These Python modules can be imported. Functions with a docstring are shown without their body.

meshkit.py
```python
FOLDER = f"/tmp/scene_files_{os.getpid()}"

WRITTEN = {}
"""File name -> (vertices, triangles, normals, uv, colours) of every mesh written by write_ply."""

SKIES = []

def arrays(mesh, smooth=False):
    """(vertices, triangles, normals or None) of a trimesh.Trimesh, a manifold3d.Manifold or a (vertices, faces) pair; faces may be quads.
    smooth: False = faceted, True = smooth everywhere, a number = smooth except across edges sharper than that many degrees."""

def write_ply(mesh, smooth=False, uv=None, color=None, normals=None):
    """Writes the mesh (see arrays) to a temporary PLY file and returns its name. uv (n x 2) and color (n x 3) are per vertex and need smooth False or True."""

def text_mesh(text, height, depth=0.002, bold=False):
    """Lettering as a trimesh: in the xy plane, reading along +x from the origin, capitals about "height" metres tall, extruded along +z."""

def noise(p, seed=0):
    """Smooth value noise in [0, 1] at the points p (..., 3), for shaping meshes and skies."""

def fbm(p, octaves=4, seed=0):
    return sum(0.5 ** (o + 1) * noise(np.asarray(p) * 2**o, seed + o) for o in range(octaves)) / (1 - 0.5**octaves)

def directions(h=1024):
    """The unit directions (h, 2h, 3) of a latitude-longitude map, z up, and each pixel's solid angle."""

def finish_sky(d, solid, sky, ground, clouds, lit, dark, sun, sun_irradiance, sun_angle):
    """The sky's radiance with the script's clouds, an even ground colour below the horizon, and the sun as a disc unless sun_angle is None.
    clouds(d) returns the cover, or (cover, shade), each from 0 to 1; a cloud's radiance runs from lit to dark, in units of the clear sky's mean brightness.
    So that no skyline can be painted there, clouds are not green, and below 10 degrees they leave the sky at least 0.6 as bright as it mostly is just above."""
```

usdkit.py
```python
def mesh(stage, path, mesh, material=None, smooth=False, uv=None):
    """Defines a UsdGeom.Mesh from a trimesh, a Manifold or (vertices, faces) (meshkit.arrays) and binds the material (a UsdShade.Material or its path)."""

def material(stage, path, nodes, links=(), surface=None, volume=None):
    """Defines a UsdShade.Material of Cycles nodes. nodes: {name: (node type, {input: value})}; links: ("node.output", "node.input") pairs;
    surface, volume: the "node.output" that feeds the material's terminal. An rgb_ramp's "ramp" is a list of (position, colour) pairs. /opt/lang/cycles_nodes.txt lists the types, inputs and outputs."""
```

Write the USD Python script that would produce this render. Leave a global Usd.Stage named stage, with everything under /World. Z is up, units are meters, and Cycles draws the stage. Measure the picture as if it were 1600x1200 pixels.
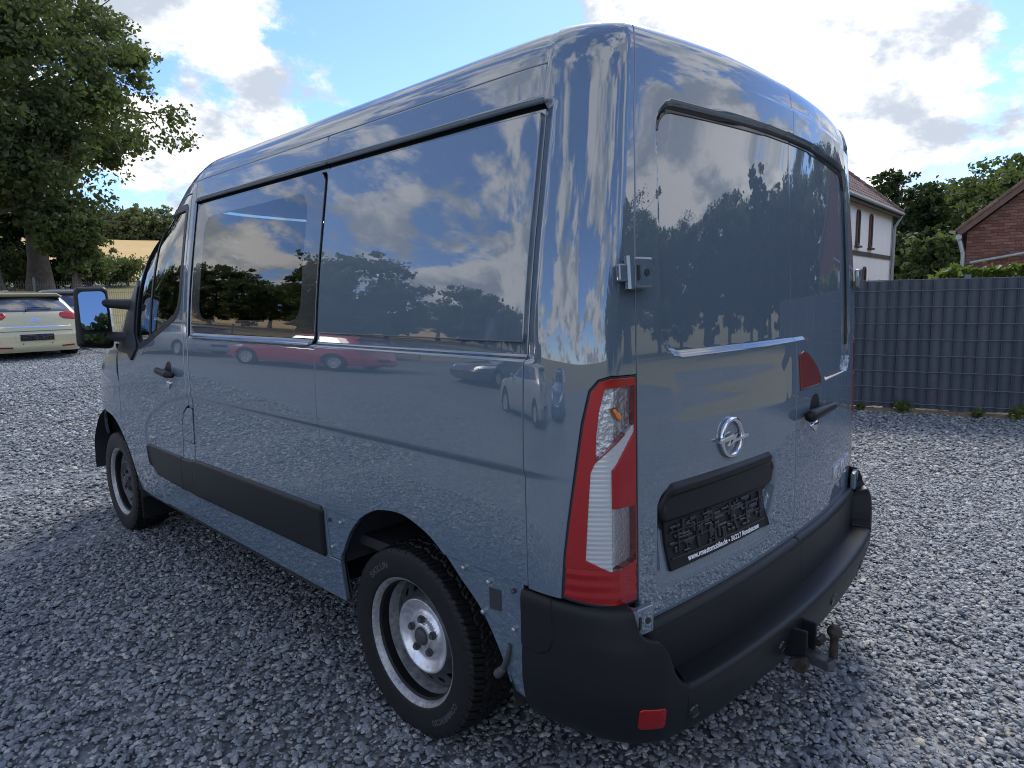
import math, random
import numpy as np, shapely, trimesh, manifold3d as m3, mapbox_earcut as earcut
from shapely.geometry import Polygon, LineString, Point, box as sbox
from shapely.ops import unary_union
from scipy.interpolate import PchipInterpolator as Pch
import usdkit, meshkit
from pxr import Usd, UsdGeom, UsdLux, UsdShade, Gf, Sdf, Vt

stage = Usd.Stage.CreateInMemory()
UsdGeom.SetStageUpAxis(stage, 'Z'); UsdGeom.SetStageMetersPerUnit(stage, 1.0)
stage.DefinePrim('/World', 'Xform'); stage.SetDefaultPrim(stage.GetPrimAtPath('/World'))
UsdGeom.Scope.Define(stage, '/World/Looks')
rng = np.random.default_rng(7)

# ------------------------------------------------------------------ camera
CAM = np.array([-2.2663, -.7730, 1.5180])
RIGHT = np.array([.68970, -.72386, -.01808]); UP = np.array([.10616, .07639, .99141]); FWD = np.array([.71627, .68570, -.12953])
cam = UsdGeom.Camera.Define(stage, '/World/Camera')
M = Gf.Matrix4d(*RIGHT, 0, *UP, 0, *(-FWD), 0, *CAM, 1)
cam.AddTransformOp().Set(M)
cam.CreateHorizontalApertureAttr(36.0); cam.CreateVerticalApertureAttr(27.0)
cam.CreateFocalLengthAttr(36.0 * 1027.06 / 1600)
cam.CreateClippingRangeAttr(Gf.Vec2f(.05, 5000))
EXPOSURE = 1.4
cam.CreateExposureAttr(EXPOSURE)

# ------------------------------------------------------------------ sun and sky
SUN_AZ, SUN_EL = math.radians(64), math.radians(47)
SUN = np.array([math.sin(SUN_AZ) * math.cos(SUN_EL), math.cos(SUN_AZ) * math.cos(SUN_EL), math.sin(SUN_EL)])
sun = UsdLux.DistantLight.Define(stage, '/World/Sun')
sun.CreateIntensityAttr(.34); sun.CreateAngleAttr(20.); sun.CreateNormalizeAttr(True); sun.CreateColorAttr(Gf.Vec3f(1, .94, .84))
z = SUN; x = np.cross([0, 0, 1], z); x /= np.linalg.norm(x); y = np.cross(z, x)
sun.AddTransformOp().Set(Gf.Matrix4d(*x, 0, *y, 0, *z, 0, 0, 0, 50, 1))
dome = UsdLux.DomeLight.Define(stage, '/World/sky')
BANKS = [(74, 14, 22, .05), (57, 27, 12, .06), (17, 19, 15, .11), (27, 13, 9, .07), (36, 23, 13, -.15), (50, 22, 6, -.08), (72, 27, 5, -.12), (84, 21, 5, -.10), (-38, 26, 30, .06), (-28, 8, 14, .05), (135, 16, 30, .04)]
def sky_material():
    n, l = {}, []
    n['sky'] = ('sky_texture', dict(sky_type='single_scattering', sun_disc=False, sun_elevation=SUN_EL, sun_rotation=SUN_AZ, altitude=250.0, air_density=1.0, aerosol_density=.4, ozone_density=1.0))
    n['tc'] = ('texture_coordinate', {})
    n['sep'] = ('separate_xyz', {})
    n['zc'] = ('math', dict(math_type='maximum', value2=0.0)); n['zd'] = ('math', dict(math_type='add', value2=.42))
    n['px'] = ('math', dict(math_type='divide')); n['py'] = ('math', dict(math_type='divide')); n['pv'] = ('combine_xyz', dict(z=3.7))
    l += [('tc.generated', 'sep.vector'), ('sep.z', 'zc.value1'), ('zc.value', 'zd.value1'), ('sep.x', 'px.value1'), ('zd.value', 'px.value2'), ('sep.y', 'py.value1'), ('zd.value', 'py.value2'), ('px.value', 'pv.x'), ('py.value', 'pv.y')]
    n['off'] = ('mapping', dict(mapping_type='point', location=(4.6, 2.6, 0)))
    l += [('pv.vector', 'off.vector')]
    sh = (.085 * SUN[0], .085 * SUN[1], .0)
    n['off2'] = ('mapping', dict(mapping_type='point', location=(4.6 + sh[0], 2.6 + sh[1], 0)))
    l += [('pv.vector', 'off2.vector')]
    for k, v in (('a', 'off'), ('b', 'off2')):
        n['n' + k] = ('noise_texture', dict(type='fBM', scale=2.1 if k == 'a' else 4.3, detail=10.0, roughness=.58, lacunarity=2.15, distortion=.1))
        l += [(v + '.vector', f'n{k}.vector')]
    n['cover'] = ('map_range', dict(range_type='smoothstep', from_min=.468, from_max=.53, to_min=0, to_max=1, clamp=True))
    # where the cloud banks lie (direction of each bank's middle, its half-width in degrees, more or less cloud)
    prev = 'na.fac'
    for i, (az, el, r, amp) in enumerate(BANKS):
        a, e = math.radians(az), math.radians(el); d = (math.sin(a) * math.cos(e), math.cos(a) * math.cos(e), math.sin(e)); s = f'k{i}'
        for j, c in enumerate('xyz'):
            n[s + c] = ('math', dict(math_type='multiply_add', value2=float(d[j]))); l += [('sep.' + c, f'{s}{c}.value1')]
        l += [(s + 'x.value', s + 'y.value3'), (s + 'y.value', s + 'z.value3')]
        n[s + 'r'] = ('map_range', dict(range_type='smoothstep', from_min=math.cos(math.radians(r)), from_max=1.0, to_min=0.0, to_max=amp, clamp=True)); n[s + 's'] = ('math', dict(math_type='add'))
        l += [(s + 'z.value', s + 'r.value'), (s + 'r.result', s + 's.value1'), (prev, s + 's.value2')]; prev = s + 's.value'
    l += [(prev, 'cover.value')]
    # thickness towards the sun: grey bellies, bright rims
    n['thick'] = ('map_range', dict(range_type='smoothstep', from_min=.43, from_max=.61, to_min=0, to_max=1, clamp=True))
    l += [('nb.fac', 'thick.value')]
    # clouds between us and the sun glow
    n['sd'] = ('normal', dict(direction=tuple(SUN)))
    n['glow'] = ('map_range', dict(from_min=.1, from_max=1.0, to_min=.95, to_max=1.15, clamp=True))
    n['dotv'] = ('mix_vector', {})
    n['lit'] = ('mix_color', dict(blend_type='mix', a=(3.9, 3.9, 3.9), b=(1.75, 1.95, 2.25), use_clamp=False))
    l += [('thick.result', 'lit.fac')]
    for i, c in enumerate('xyz'):
        n['m' + c] = ('math', dict(math_type='multiply', value2=float(SUN[i]))); l += [('sep.' + c, f'm{c}.value1')]
    n['d1'] = ('math', dict(math_type='add')); n['d2'] = ('math', dict(math_type='add'))
    l += [('mx.value', 'd1.value1'), ('my.value', 'd1.value2'), ('d1.value', 'd2.value1'), ('mz.value', 'd2.value2'), ('d2.value', 'glow.value')]
    del n['sd'], n['dotv']
    n['litg'] = ('mix_color', dict(blend_type='multiply', fac=1.0, use_clamp=False)); l += [('lit.result', 'litg.a'), ('glow.result', 'litg.b')]
    n['skys'] = ('mix_color', dict(blend_type='multiply', fac=1.0, b=(.44, .535, .74), use_clamp=False)); l += [('sky.color', 'skys.a')]
    n['mix'] = ('mix_color', dict(blend_type='mix', use_clamp=False)); l += [('cover.result', 'mix.fac'), ('skys.result', 'mix.a'), ('litg.result', 'mix.b')]
    n['bg'] = ('background_shader', dict(strength=.125)); l += [('mix.result', 'bg.color')]
    return usdkit.material(stage, '/World/Looks/sky', n, l, surface='bg.background')
UsdShade.MaterialBindingAPI.Apply(dome.GetPrim()).Bind(sky_material())
# ------------------------------------------------------------------ helpers
LOOK = {}
def mat(name, nodes, links=(), surface='p.BSDF'):
    LOOK[name] = usdkit.material(stage, '/World/Looks/' + name, nodes, links, surface=surface); return LOOK[name]
def pbr(name, color, rough=.5, metal=0., coat=0., spec=.5, noise=None, bump=None, coat_rough=.03, coat_ior=1.5, film=None):
    """noise: (scale, amount) colour variation; bump: (scale, strength, distance)"""
    n = {'p': ('principled_bsdf', dict(base_color=color, roughness=rough, metallic=metal, coat_weight=coat, coat_roughness=coat_rough, coat_ior=coat_ior, specular_ior_level=spec))}; l = []
    if film:   # uneven film of dust: the clear coat's gloss varies
        n['fg'] = ('geometry', {}); n['fn'] = ('noise_texture', dict(scale=film[0], detail=8.0, roughness=.7)); n['fr'] = ('map_range', dict(from_min=.35, from_max=.8, to_min=film[1], to_max=film[2], clamp=True)); l += [('fg.position', 'fn.vector'), ('fn.fac', 'fr.value'), ('fr.result', 'p.coat_roughness')]
    if noise or bump: n['tc'] = ('texture_coordinate', {})
    if noise:
        n['n'] = ('noise_texture', dict(scale=noise[0], detail=5.0, roughness=.6))
        c = np.array(color); n['r'] = ('rgb_ramp', dict(ramp=[(.25, tuple(c * (1 - noise[1]))), (.75, tuple(np.minimum(c * (1 + noise[1]), 1)))]))
        l += [('tc.object', 'n.vector'), ('n.fac', 'r.fac'), ('r.color', 'p.base_color')]
    if bump:
        n['bn'] = ('noise_texture', dict(scale=bump[0], detail=4.0)); n['b'] = ('bump', dict(strength=bump[1], distance=bump[2]))
        l += [('tc.object', 'bn.vector'), ('bn.fac', 'b.height'), ('b.normal', 'p.normal')]
    return mat(name, n, l)
USED = {}
def numbered(parent, name):
    k = (parent, name); i = USED.get(k, 0); USED[k] = i + 1
    return f'{parent}/{name}' + (f'_{i:03d}' if i else '')
def tagp(p, label=None, cat=None, group=None, kind=None):
    for k, v in (('label', label), ('category', cat), ('group', group), ('kind', kind)):
        if v: p.SetCustomDataByKey(k, v)
    return p
def thing(name, label, cat, loc=(0, 0, 0), rot=0., group=None, kind=None, parent='/World', scale=None):
    x = UsdGeom.Xform.Define(stage, numbered(parent, name))
    x.AddTranslateOp().Set(Gf.Vec3d(*map(float, loc)))
    if rot: x.AddRotateZOp().Set(float(rot))
    if scale is not None: x.AddScaleOp().Set(Gf.Vec3f(*map(float, np.broadcast_to(scale, 3))))
    tagp(x.GetPrim(), label, cat, group, kind); return str(x.GetPath())
def group_node(parent, name, label=None):
    x = UsdGeom.Xform.Define(stage, numbered(parent, name)); tagp(x.GetPrim(), label); return str(x.GetPath())
def add(parent, name, geo, m, smooth=False, label=None, cat=None, group=None, kind=None, tone=None):
    """geo: trimesh / Manifold / (v,f) / (v,f,normals)"""
    path = numbered(parent, name); mt = LOOK[m] if isinstance(m, str) else m
    if isinstance(geo, tuple) and len(geo) == 3:
        v, f, n = geo
        g = UsdGeom.Mesh.Define(stage, path)
        g.CreatePointsAttr(Vt.Vec3fArray.FromNumpy(v.astype(np.float32)))
        g.CreateFaceVertexCountsAttr(Vt.IntArray.FromNumpy(np.full(len(f), 3, np.int32))); g.CreateFaceVertexIndicesAttr(Vt.IntArray.FromNumpy(f.astype(np.int32).ravel()))
        g.CreateSubdivisionSchemeAttr('none'); g.CreateNormalsAttr(Vt.Vec3fArray.FromNumpy(n.astype(np.float32))); g.SetNormalsInterpolation('vertex')
        UsdShade.MaterialBindingAPI.Apply(g.GetPrim()).Bind(mt)
    else:
        g = usdkit.mesh(stage, path, geo, mt, smooth=smooth)
    if tone is not None: UsdGeom.PrimvarsAPI(g).CreatePrimvar('tone', Sdf.ValueTypeNames.FloatArray, 'vertex').Set(Vt.FloatArray.FromNumpy(np.asarray(tone, np.float32)))
    tagp(g.GetPrim(), label, cat, group, kind); return path
def copy_of(src, name, label, loc, rot=0., group=None, scale=None, cat=None):
    was = stage.GetPrimAtPath(src).GetCustomData()
    x = UsdGeom.Xform.Define(stage, numbered('/World', name)); pr = x.GetPrim()
    pr.GetReferences().AddInternalReference(src); pr.SetInstanceable(True)
    x.ClearXformOpOrder()
    a = UsdGeom.Xformable(x)
    for attr in ('xformOp:translate', 'xformOp:rotateZ', 'xformOp:scale'): pass
    a.AddTransformOp(opSuffix='place').Set(Gf.Matrix4d(Gf.Matrix4d().SetScale(Gf.Vec3d(*map(float, np.broadcast_to(1. if scale is None else scale, 3)))) * Gf.Matrix4d().SetRotate(Gf.Rotation(Gf.Vec3d(0, 0, 1), float(rot))) * Gf.Matrix4d().SetTranslate(Gf.Vec3d(*map(float, loc)))))
    tagp(pr, label, cat or was.get('category'), group or was.get('group')); return str(pr.GetPath())
def sm(a, b, x):
    t = np.clip((np.asarray(x, float) - a) / (b - a), 0, 1); return t * t * (3 - 2 * t)
def nrm(v): return v / np.maximum(np.linalg.norm(v, axis=-1, keepdims=True), 1e-12)
def cat(ms): return trimesh.util.concatenate([m for m in ms if m is not None])
def tri(man):
    if isinstance(man, trimesh.Trimesh): return man
    q = man.to_mesh(); return trimesh.Trimesh(q.vert_properties[:, :3], q.tri_verts, process=False)
def hull_spheres(pts, r, seg=12):
    rs = np.broadcast_to(r, len(pts))
    return m3.Manifold.batch_hull([m3.Manifold.sphere(float(k), seg).translate(tuple(map(float, p))) for p, k in zip(pts, rs)])
def rbox(c, size, r=.01, rz=0., rx=0., seg=12):
    h = np.array(size) / 2 - r; m = hull_spheres([h * s for s in np.array(np.meshgrid([-1, 1], [-1, 1], [-1, 1])).reshape(3, -1).T], r, seg)
    return tri(m.rotate((rx, 0, 0)).rotate((0, 0, rz)).translate(tuple(map(float, c))))
def bx(c, size, rz=0.):
    m = trimesh.creation.box(size)
    if rz: m.apply_transform(trimesh.transformations.rotation_matrix(math.radians(rz), [0, 0, 1]))
    m.apply_translation(c); return m
def tube(points, radii, sides=8, cap=True):
    p = np.asarray(points, float); r = np.broadcast_to(radii, len(p)); t = nrm(np.gradient(p, axis=0))
    ref = np.array([0, 0, 1.]) if abs(t[:, 2]).mean() < .8 else np.array([1., 0, 0])
    a = nrm(np.cross(t, ref)); b = np.cross(t, a); an = np.arange(sides) * 2 * np.pi / sides
    v = (p[:, None] + r[:, None, None] * (np.cos(an)[None, :, None] * a[:, None] + np.sin(an)[None, :, None] * b[:, None])).reshape(-1, 3)
    i, j = np.meshgrid(np.arange(len(p) - 1), np.arange(sides), indexing='ij'); k = (j + 1) % sides
    q = np.stack([i * sides + j, i * sides + k, (i + 1) * sides + k, (i + 1) * sides + j], -1).reshape(-1, 4)
    f = np.vstack([q[:, [0, 2, 1]], q[:, [0, 3, 2]]])
    if cap:
        n = len(v); v = np.vstack([v, p[0], p[-1]]); e = (len(p) - 1) * sides; j = np.arange(sides); k = (j + 1) % sides
        f = np.vstack([f, np.stack([np.full(sides, n), j, k], 1), np.stack([np.full(sides, n + 1), e + k, e + j], 1)])
    return trimesh.Trimesh(v, f, process=False)
def lathe(prof, seg=64, axis='x', close=False):
    """prof: (radius, along axis) pairs, revolved about the axis"""
    p = np.asarray(prof, float); a = np.arange(seg) * 2 * np.pi / seg; n = len(p)
    R, A = p[:, 0][:, None], p[:, 1][:, None]
    v = np.stack([A + 0 * a, R * np.cos(a), R * np.sin(a)], -1).reshape(-1, 3)
    i, j = np.meshgrid(np.arange(n if close else n - 1), np.arange(seg), indexing='ij'); i2, j2 = (i + 1) % n, (j + 1) % seg
    q = np.stack([i * seg + j, i * seg + j2, i2 * seg + j2, i2 * seg + j], -1).reshape(-1, 4)
    return trimesh.Trimesh(v, np.vstack([q[:, [0, 1, 2]], q[:, [0, 2, 3]]]), process=False)
def sdf(poly, x, y):
    """signed distance (negative inside) of points to a polygon ring"""
    p = np.asarray(poly.exterior.coords)[:-1]; q = np.roll(p, -1, 0); d = np.full(x.shape, 1e9)
    for a, b in zip(p, q):
        e = b - a; t = np.clip(((x - a[0]) * e[0] + (y - a[1]) * e[1]) / max(e @ e, 1e-12), 0, 1)
        d = np.minimum(d, (x - a[0] - t * e[0]) ** 2 + (y - a[1] - t * e[1]) ** 2)
    return np.sqrt(d) * np.where(shapely.contains_xy(poly, x, y), -1, 1)
def rounded(pts, r):
    return Polygon(pts).buffer(-r, quad_segs=6).buffer(r, quad_segs=6)

# ---- a body shell: plan outline (half, nose to tail) x upright profile, and panels cut out of it
class Shell:
    def __init__(s, side, bow, prof, fy0, fy1, ry0=.25, ry1=1.6, disp=None, soft=20., crease=4.5):
        s.prof = np.array(prof, float); s.fy0, s.fy1, s.ry0, s.ry1, s.disp = fy0, fy1, ry0, ry1, disp
        side = np.array(side, float); t = np.r_[0, np.cumsum(np.hypot(*np.diff(side, axis=0).T))]
        fx, fy = Pch(t, side[:, 0]), Pch(t, side[:, 1]); tt = np.linspace(0, t[-1], 9000)
        xr = np.linspace(side[-1, 0], 0, 1500)[1:]
        p = np.vstack([np.stack([fx(tt), fy(tt)], 1), np.stack([xr, bow(xr)], 1)])
        t = np.r_[0, np.cumsum(np.hypot(*np.diff(p, axis=0).T))]; S = np.arange(0, t[-1], .001)
        q = np.stack([np.interp(S, t, p[:, 0]), np.interp(S, t, p[:, 1])], 1)
        def cv(sig):
            n = int(sig * 3.2); k = np.exp(-.5 * (np.arange(-n, n + 1) / sig) ** 2); k /= k.sum()
            z = np.vstack([q[n:0:-1] * [-1, 1], q, q[-2:-n - 2:-1] * [-1, 1]]); return np.stack([np.convolve(z[:, i], k, 'valid') for i in (0, 1)], 1)
        s.sc = S[np.argmin(np.hypot(q[:, 0] - side[-1, 0], q[:, 1] - side[-1, 1]))]
        w = np.exp(-((S - s.sc) / .05) ** 4)[:, None]; s.S, s.O = S, cv(crease) * w + cv(soft) * (1 - w); s.smax = S[-1]
        s.W, s.Z, s.RY, s.FY = [Pch(s.prof[:, 0], s.prof[:, i]) for i in (1, 2, 3, 4)]; s.w0 = s.prof[:, 1].max()
    def base(s, a, v):
        a, v = np.asarray(a, float), np.asarray(v, float); mir = a > s.smax; q = np.where(mir, 2 * s.smax - a, a); ng = q < 0; q = np.abs(q)
        X, Y = np.interp(q, s.S, s.O[:, 0]), np.interp(q, s.S, s.O[:, 1]); w = s.W(v) / s.w0
        wr = 1 - sm(s.ry0, s.ry1, Y); wf = np.clip((Y - s.fy0) / (s.fy1 - s.fy0), 0, 1)
        x = X * w; x = np.where(mir ^ ng, x, -x)
        return np.stack([x, Y + s.RY(v) * wr - s.FY(v) * (.35 * sm(0, 1, wf) + .65 * wf), s.Z(v) + 0 * X], -1)
    def nbase(s, a, v, e=.002):
        return nrm(np.cross(s.base(a + e, v) - s.base(a - e, v), s.base(a, v + e) - s.base(a, v - e)))
    def at(s, a, v, off=0.):
        P = s.base(a, v)
        d = off - (s.disp(P, a, s) if s.disp else 0.)
        return P + s.nbase(a, v) * np.asarray(d)[..., None] if np.any(np.asarray(d) != 0) else P
    def frame(s, a, v, off=0., e=.0015):
        du = s.at(a + e, v, off) - s.at(a - e, v, off); dv = s.at(a, v + e, off) - s.at(a, v - e, off)
        return nrm(np.cross(du, dv)), du / (2 * e), dv / (2 * e)
    # straight lines given as (y, v) on the left side or (x, v) on the rear -> (s, v)
    def y2s(s, y, v):
        out = []
        grid = np.arange(0, s.sc + .02, .004)
        for yy, vv in zip(np.atleast_1d(y), np.atleast_1d(v)):
            Y = s.base(grid, np.full(len(grid), vv))[:, 1]; k = np.argsort(Y); out.append(np.interp(yy, Y[k], grid[k]))
        return np.array(out)
    def x2s(s, x, v):
        out = []
        for xx, vv in zip(np.atleast_1d(x), np.atleast_1d(v)):
            X = abs(xx) * s.w0 / float(s.W(vv)); g = s.S > s.sc - .02; q = np.interp(X, s.O[g][::-1, 0], s.S[g][::-1]); out.append(q if xx <= 0 else 2 * s.smax - q)
        return np.array(out)
    def side(s, pts, r=0., step=.04):
        p = np.asarray((rounded(pts, r) if r else Polygon(pts)).segmentize(step).exterior.coords)[:-1]
        return Polygon(np.stack([s.y2s(p[:, 0], p[:, 1]), p[:, 1]], 1)).buffer(0)
    def rear(s, pts, r=0., step=.04):
        p = np.asarray((rounded(pts, r) if r else Polygon(pts)).segmentize(step).exterior.coords)[:-1]
        return Polygon(np.stack([s.x2s(p[:, 0], p[:, 1]), p[:, 1]], 1)).buffer(0)
    def mirror(s, poly): return shapely.affinity.affine_transform(poly, [-1, 0, 0, 1, 2 * s.smax, 0])
    def panel(s, poly, h=.012, off=0., r=.003, depth=.014, rim=True, offf=None):
        v2, f = clip_grid(poly, h)
        o = off if offf is None else off + offf(v2[:, 0], v2[:, 1])
        if offf is None:
            fo = lambda a, v: s.at(a, v, off)
        else:
            fo = lambda a, v: s.base(a, v) + s.nbase(a, v) * (off + offf(a, v) - (s.disp(s.base(a, v), a, s) if s.disp else 0.))[..., None]
        e = .0015; a, v = v2[:, 0], v2[:, 1]; P = fo(a, v)
        du = fo(a + e, v) - fo(a - e, v); dv = fo(a, v + e) - fo(a, v - e); N = nrm(np.cross(du, dv))
        if not rim: return P, f, N
        ed = np.vstack([f[:, [0, 1]], f[:, [1, 2]], f[:, [2, 0]]]); key = np.sort(ed, 1); _, i, c = np.unique(key[:, 0] * len(v2) + key[:, 1], return_index=True, return_counts=True)
        b = ed[i[c == 1]]
        d2 = v2[b[:, 1]] - v2[b[:, 0]]; n2 = np.stack([d2[:, 1], -d2[:, 0]], 1); n2 /= np.maximum(np.linalg.norm(n2, axis=1, keepdims=True), 1e-9)
        acc = np.zeros_like(v2)
        for k in (0, 1): np.add.at(acc, b[:, k], n2)
        ids = np.unique(b); acc = acc[ids]; acc /= np.maximum(np.linalg.norm(acc, axis=1, keepdims=True), 1e-9)
        du, dv = nrm(du[ids]), nrm(dv[ids]); dv = nrm(dv - du * (du * dv).sum(1, keepdims=True)); T = du * acc[:, :1] + dv * acc[:, 1:]; Nb, Pb = N[ids], P[ids]
        Vs, Ns, F = [P], [N], [f]; prev = np.full(len(v2), -1); prev[ids] = ids; base = len(P)
        rings = [(r * math.sin(t), -r * (1 - math.cos(t)), math.cos(t), math.sin(t)) for t in np.radians((30, 60, 90))] + [(r, -r - depth, 0., 1.)]
        for tt, nn, cn, ct in rings:
            Vs.append(Pb + T * tt + Nb * nn); Ns.append(nrm(Nb * cn + T * ct)); cur = np.full(len(v2), -1); cur[ids] = base + np.arange(len(ids)); base += len(ids)
            A, B, C, D = prev[b[:, 0]], prev[b[:, 1]], cur[b[:, 1]], cur[b[:, 0]]
            F.append(np.vstack([np.stack([A, D, C], 1), np.stack([A, C, B], 1)])); prev = cur
        return np.vstack(Vs), np.vstack(F), np.vstack(Ns)
    def put(s, mesh, a, v, off=0., scale_u=1.):
        """lays a mesh made in the xy plane (z up) on the shell round (a, v), following its curve"""
        m = mesh if isinstance(mesh, trimesh.Trimesh) else tri(mesh); p = np.array(m.vertices)
        q = s.at(a + p[:, 0], v + p[:, 1], off); n, _, _ = s.frame(a + p[:, 0], v + p[:, 1]); return trimesh.Trimesh(q + n * p[:, 2:], m.faces, process=False)
    def place(s, mesh, a, v, off=0., smooth_frame=True):
        """rigidly stands a mesh (x along the body, y up, z outwards) on the shell at (a, v)"""
        a, v = np.array([float(a)]), np.array([float(v)]); n, du, dv = s.frame(a, v); n = n[0]; du = nrm(du)[0]; y = np.cross(n, du)
        m = (mesh if isinstance(mesh, trimesh.Trimesh) else tri(mesh)).copy(); m.vertices = s.at(a, v, off)[0] + m.vertices @ np.stack([du, y, n]); return m
def clip_grid(poly, h):
    x0, y0, x1, y1 = poly.bounds; nx, ny = max(1, int(math.ceil((x1 - x0) / h))), max(1, int(math.ceil((y1 - y0) / h)))
    gx, gy = x0 + (x1 - x0) * np.arange(nx + 1) / nx, y0 + (y1 - y0) * np.arange(ny + 1) / ny
    I, J = [k.ravel() for k in np.meshgrid(np.arange(nx), np.arange(ny), indexing='ij')]
    B = shapely.box(gx[I], gy[J], gx[I + 1], gy[J + 1]); shapely.prepare(poly)
    ins = shapely.contains_properly(poly, B); cut = shapely.intersects(poly, B) & ~ins
    tr = []
    i, j = I[ins], J[ins]; c = lambda i, j: np.stack([gx[i], gy[j]], -1)
    tr.append(np.stack([c(i, j), c(i + 1, j), c(i + 1, j + 1)], 1)); tr.append(np.stack([c(i, j), c(i + 1, j + 1), c(i, j + 1)], 1))
    for g in shapely.get_parts(shapely.intersection(B[cut], poly)):
        if g.geom_type != 'Polygon' or g.area < 1e-9: continue
        rings = [np.asarray(g.exterior.coords)[:-1]] + [np.asarray(q.coords)[:-1] for q in g.interiors]
        v = np.vstack(rings); t = earcut.triangulate_float64(v, np.cumsum([len(q) for q in rings]).astype(np.uint32)).reshape(-1, 3)
        tr.append(v[t])
    T = np.vstack(tr); k = np.round(T.reshape(-1, 2) * 1e6).astype(np.int64)
    _, first, inv = np.unique(k, axis=0, return_index=True, return_inverse=True); v = T.reshape(-1, 2)[first]; f = inv.reshape(-1, 3)
    ar = (v[f[:, 1], 0] - v[f[:, 0], 0]) * (v[f[:, 2], 1] - v[f[:, 0], 1]) - (v[f[:, 1], 1] - v[f[:, 0], 1]) * (v[f[:, 2], 0] - v[f[:, 0], 0])
    f[ar < 0] = f[ar < 0][:, ::-1]; ok = (f[:, 0] != f[:, 1]) & (f[:, 1] != f[:, 2]) & (f[:, 2] != f[:, 0])
    return v, f[ok]
# ------------------------------------------------------------------ materials
pbr('body_paint', (.052, .073, .098), rough=.45, coat=1.0, coat_rough=.006, noise=(90., .03), spec=.1, coat_ior=2.4, film=(2.3, .0, .016))
pbr('black_plastic', (.0056, .006, .007), spec=.28, rough=.40, bump=(700., .12, .002))
pbr('black_gloss', (.012, .012, .014), rough=.12)
pbr('dark_inside', (.012, .013, .015), rough=.8)
pbr('dark_metal', (.035, .036, .04), rough=.5, noise=(60., .35), bump=(200., .2, .003))
pbr('tyre_rubber', (.006, .006, .0065), spec=.3, rough=.5, noise=(35., .4))
pbr('tyre_letter', (.045, .045, .048), rough=.45)
pbr('silver_wheel', (.66, .67, .69), rough=.3, metal=.85, noise=(45., .28), bump=(160., .08, .002))
pbr('grey_wheel', (.06, .063, .07), rough=.4, metal=.6, noise=(45., .35))
pbr('worn_rim', (.33, .33, .335), rough=.42, metal=.7, noise=(60., .45), bump=(140., .2, .002))
pbr('rim_paint', (.36, .365, .375), rough=.42, metal=.6, noise=(40., .5)); pbr('steel_bolt', (.42, .43, .45), rough=.38, metal=.9)
pbr('chrome', (.82, .83, .85), rough=.06, metal=1.0)
pbr('mirror_silver', (.32, .37, .44), rough=.0, metal=1.0)
pbr('rusty_steel', (.045, .037, .032), rough=.6, metal=.6, noise=(80., .6), bump=(120., .4, .004))
pbr('red_lens', (.30, .006, .008), rough=.3, metal=.6, coat=1.0, spec=.6, bump=(150., .15, .004))
pbr('dark_red_lens', (.15, .003, .005), rough=.3, metal=.5, coat=1.0, bump=(150., .15, .004))
pbr('silver_lens', (.50, .52, .54), rough=.24, metal=.65, coat=1.0)
pbr('crystal_lens', (.80, .83, .86), rough=.08, metal=.75, coat=1.0, bump=(160., .5, .01))
pbr('bulb_chamber', (.80, .81, .82), rough=.2, metal=.85, bump=(45., .5, .02))
pbr('headlamp_clear', (.10, .11, .125), rough=.1, metal=.3, coat=1.0, coat_ior=1.9); pbr('amber', (.55, .16, .03), rough=.2, coat=1.0)
pbr('white_print', (.75, .77, .8), rough=.5)
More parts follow.
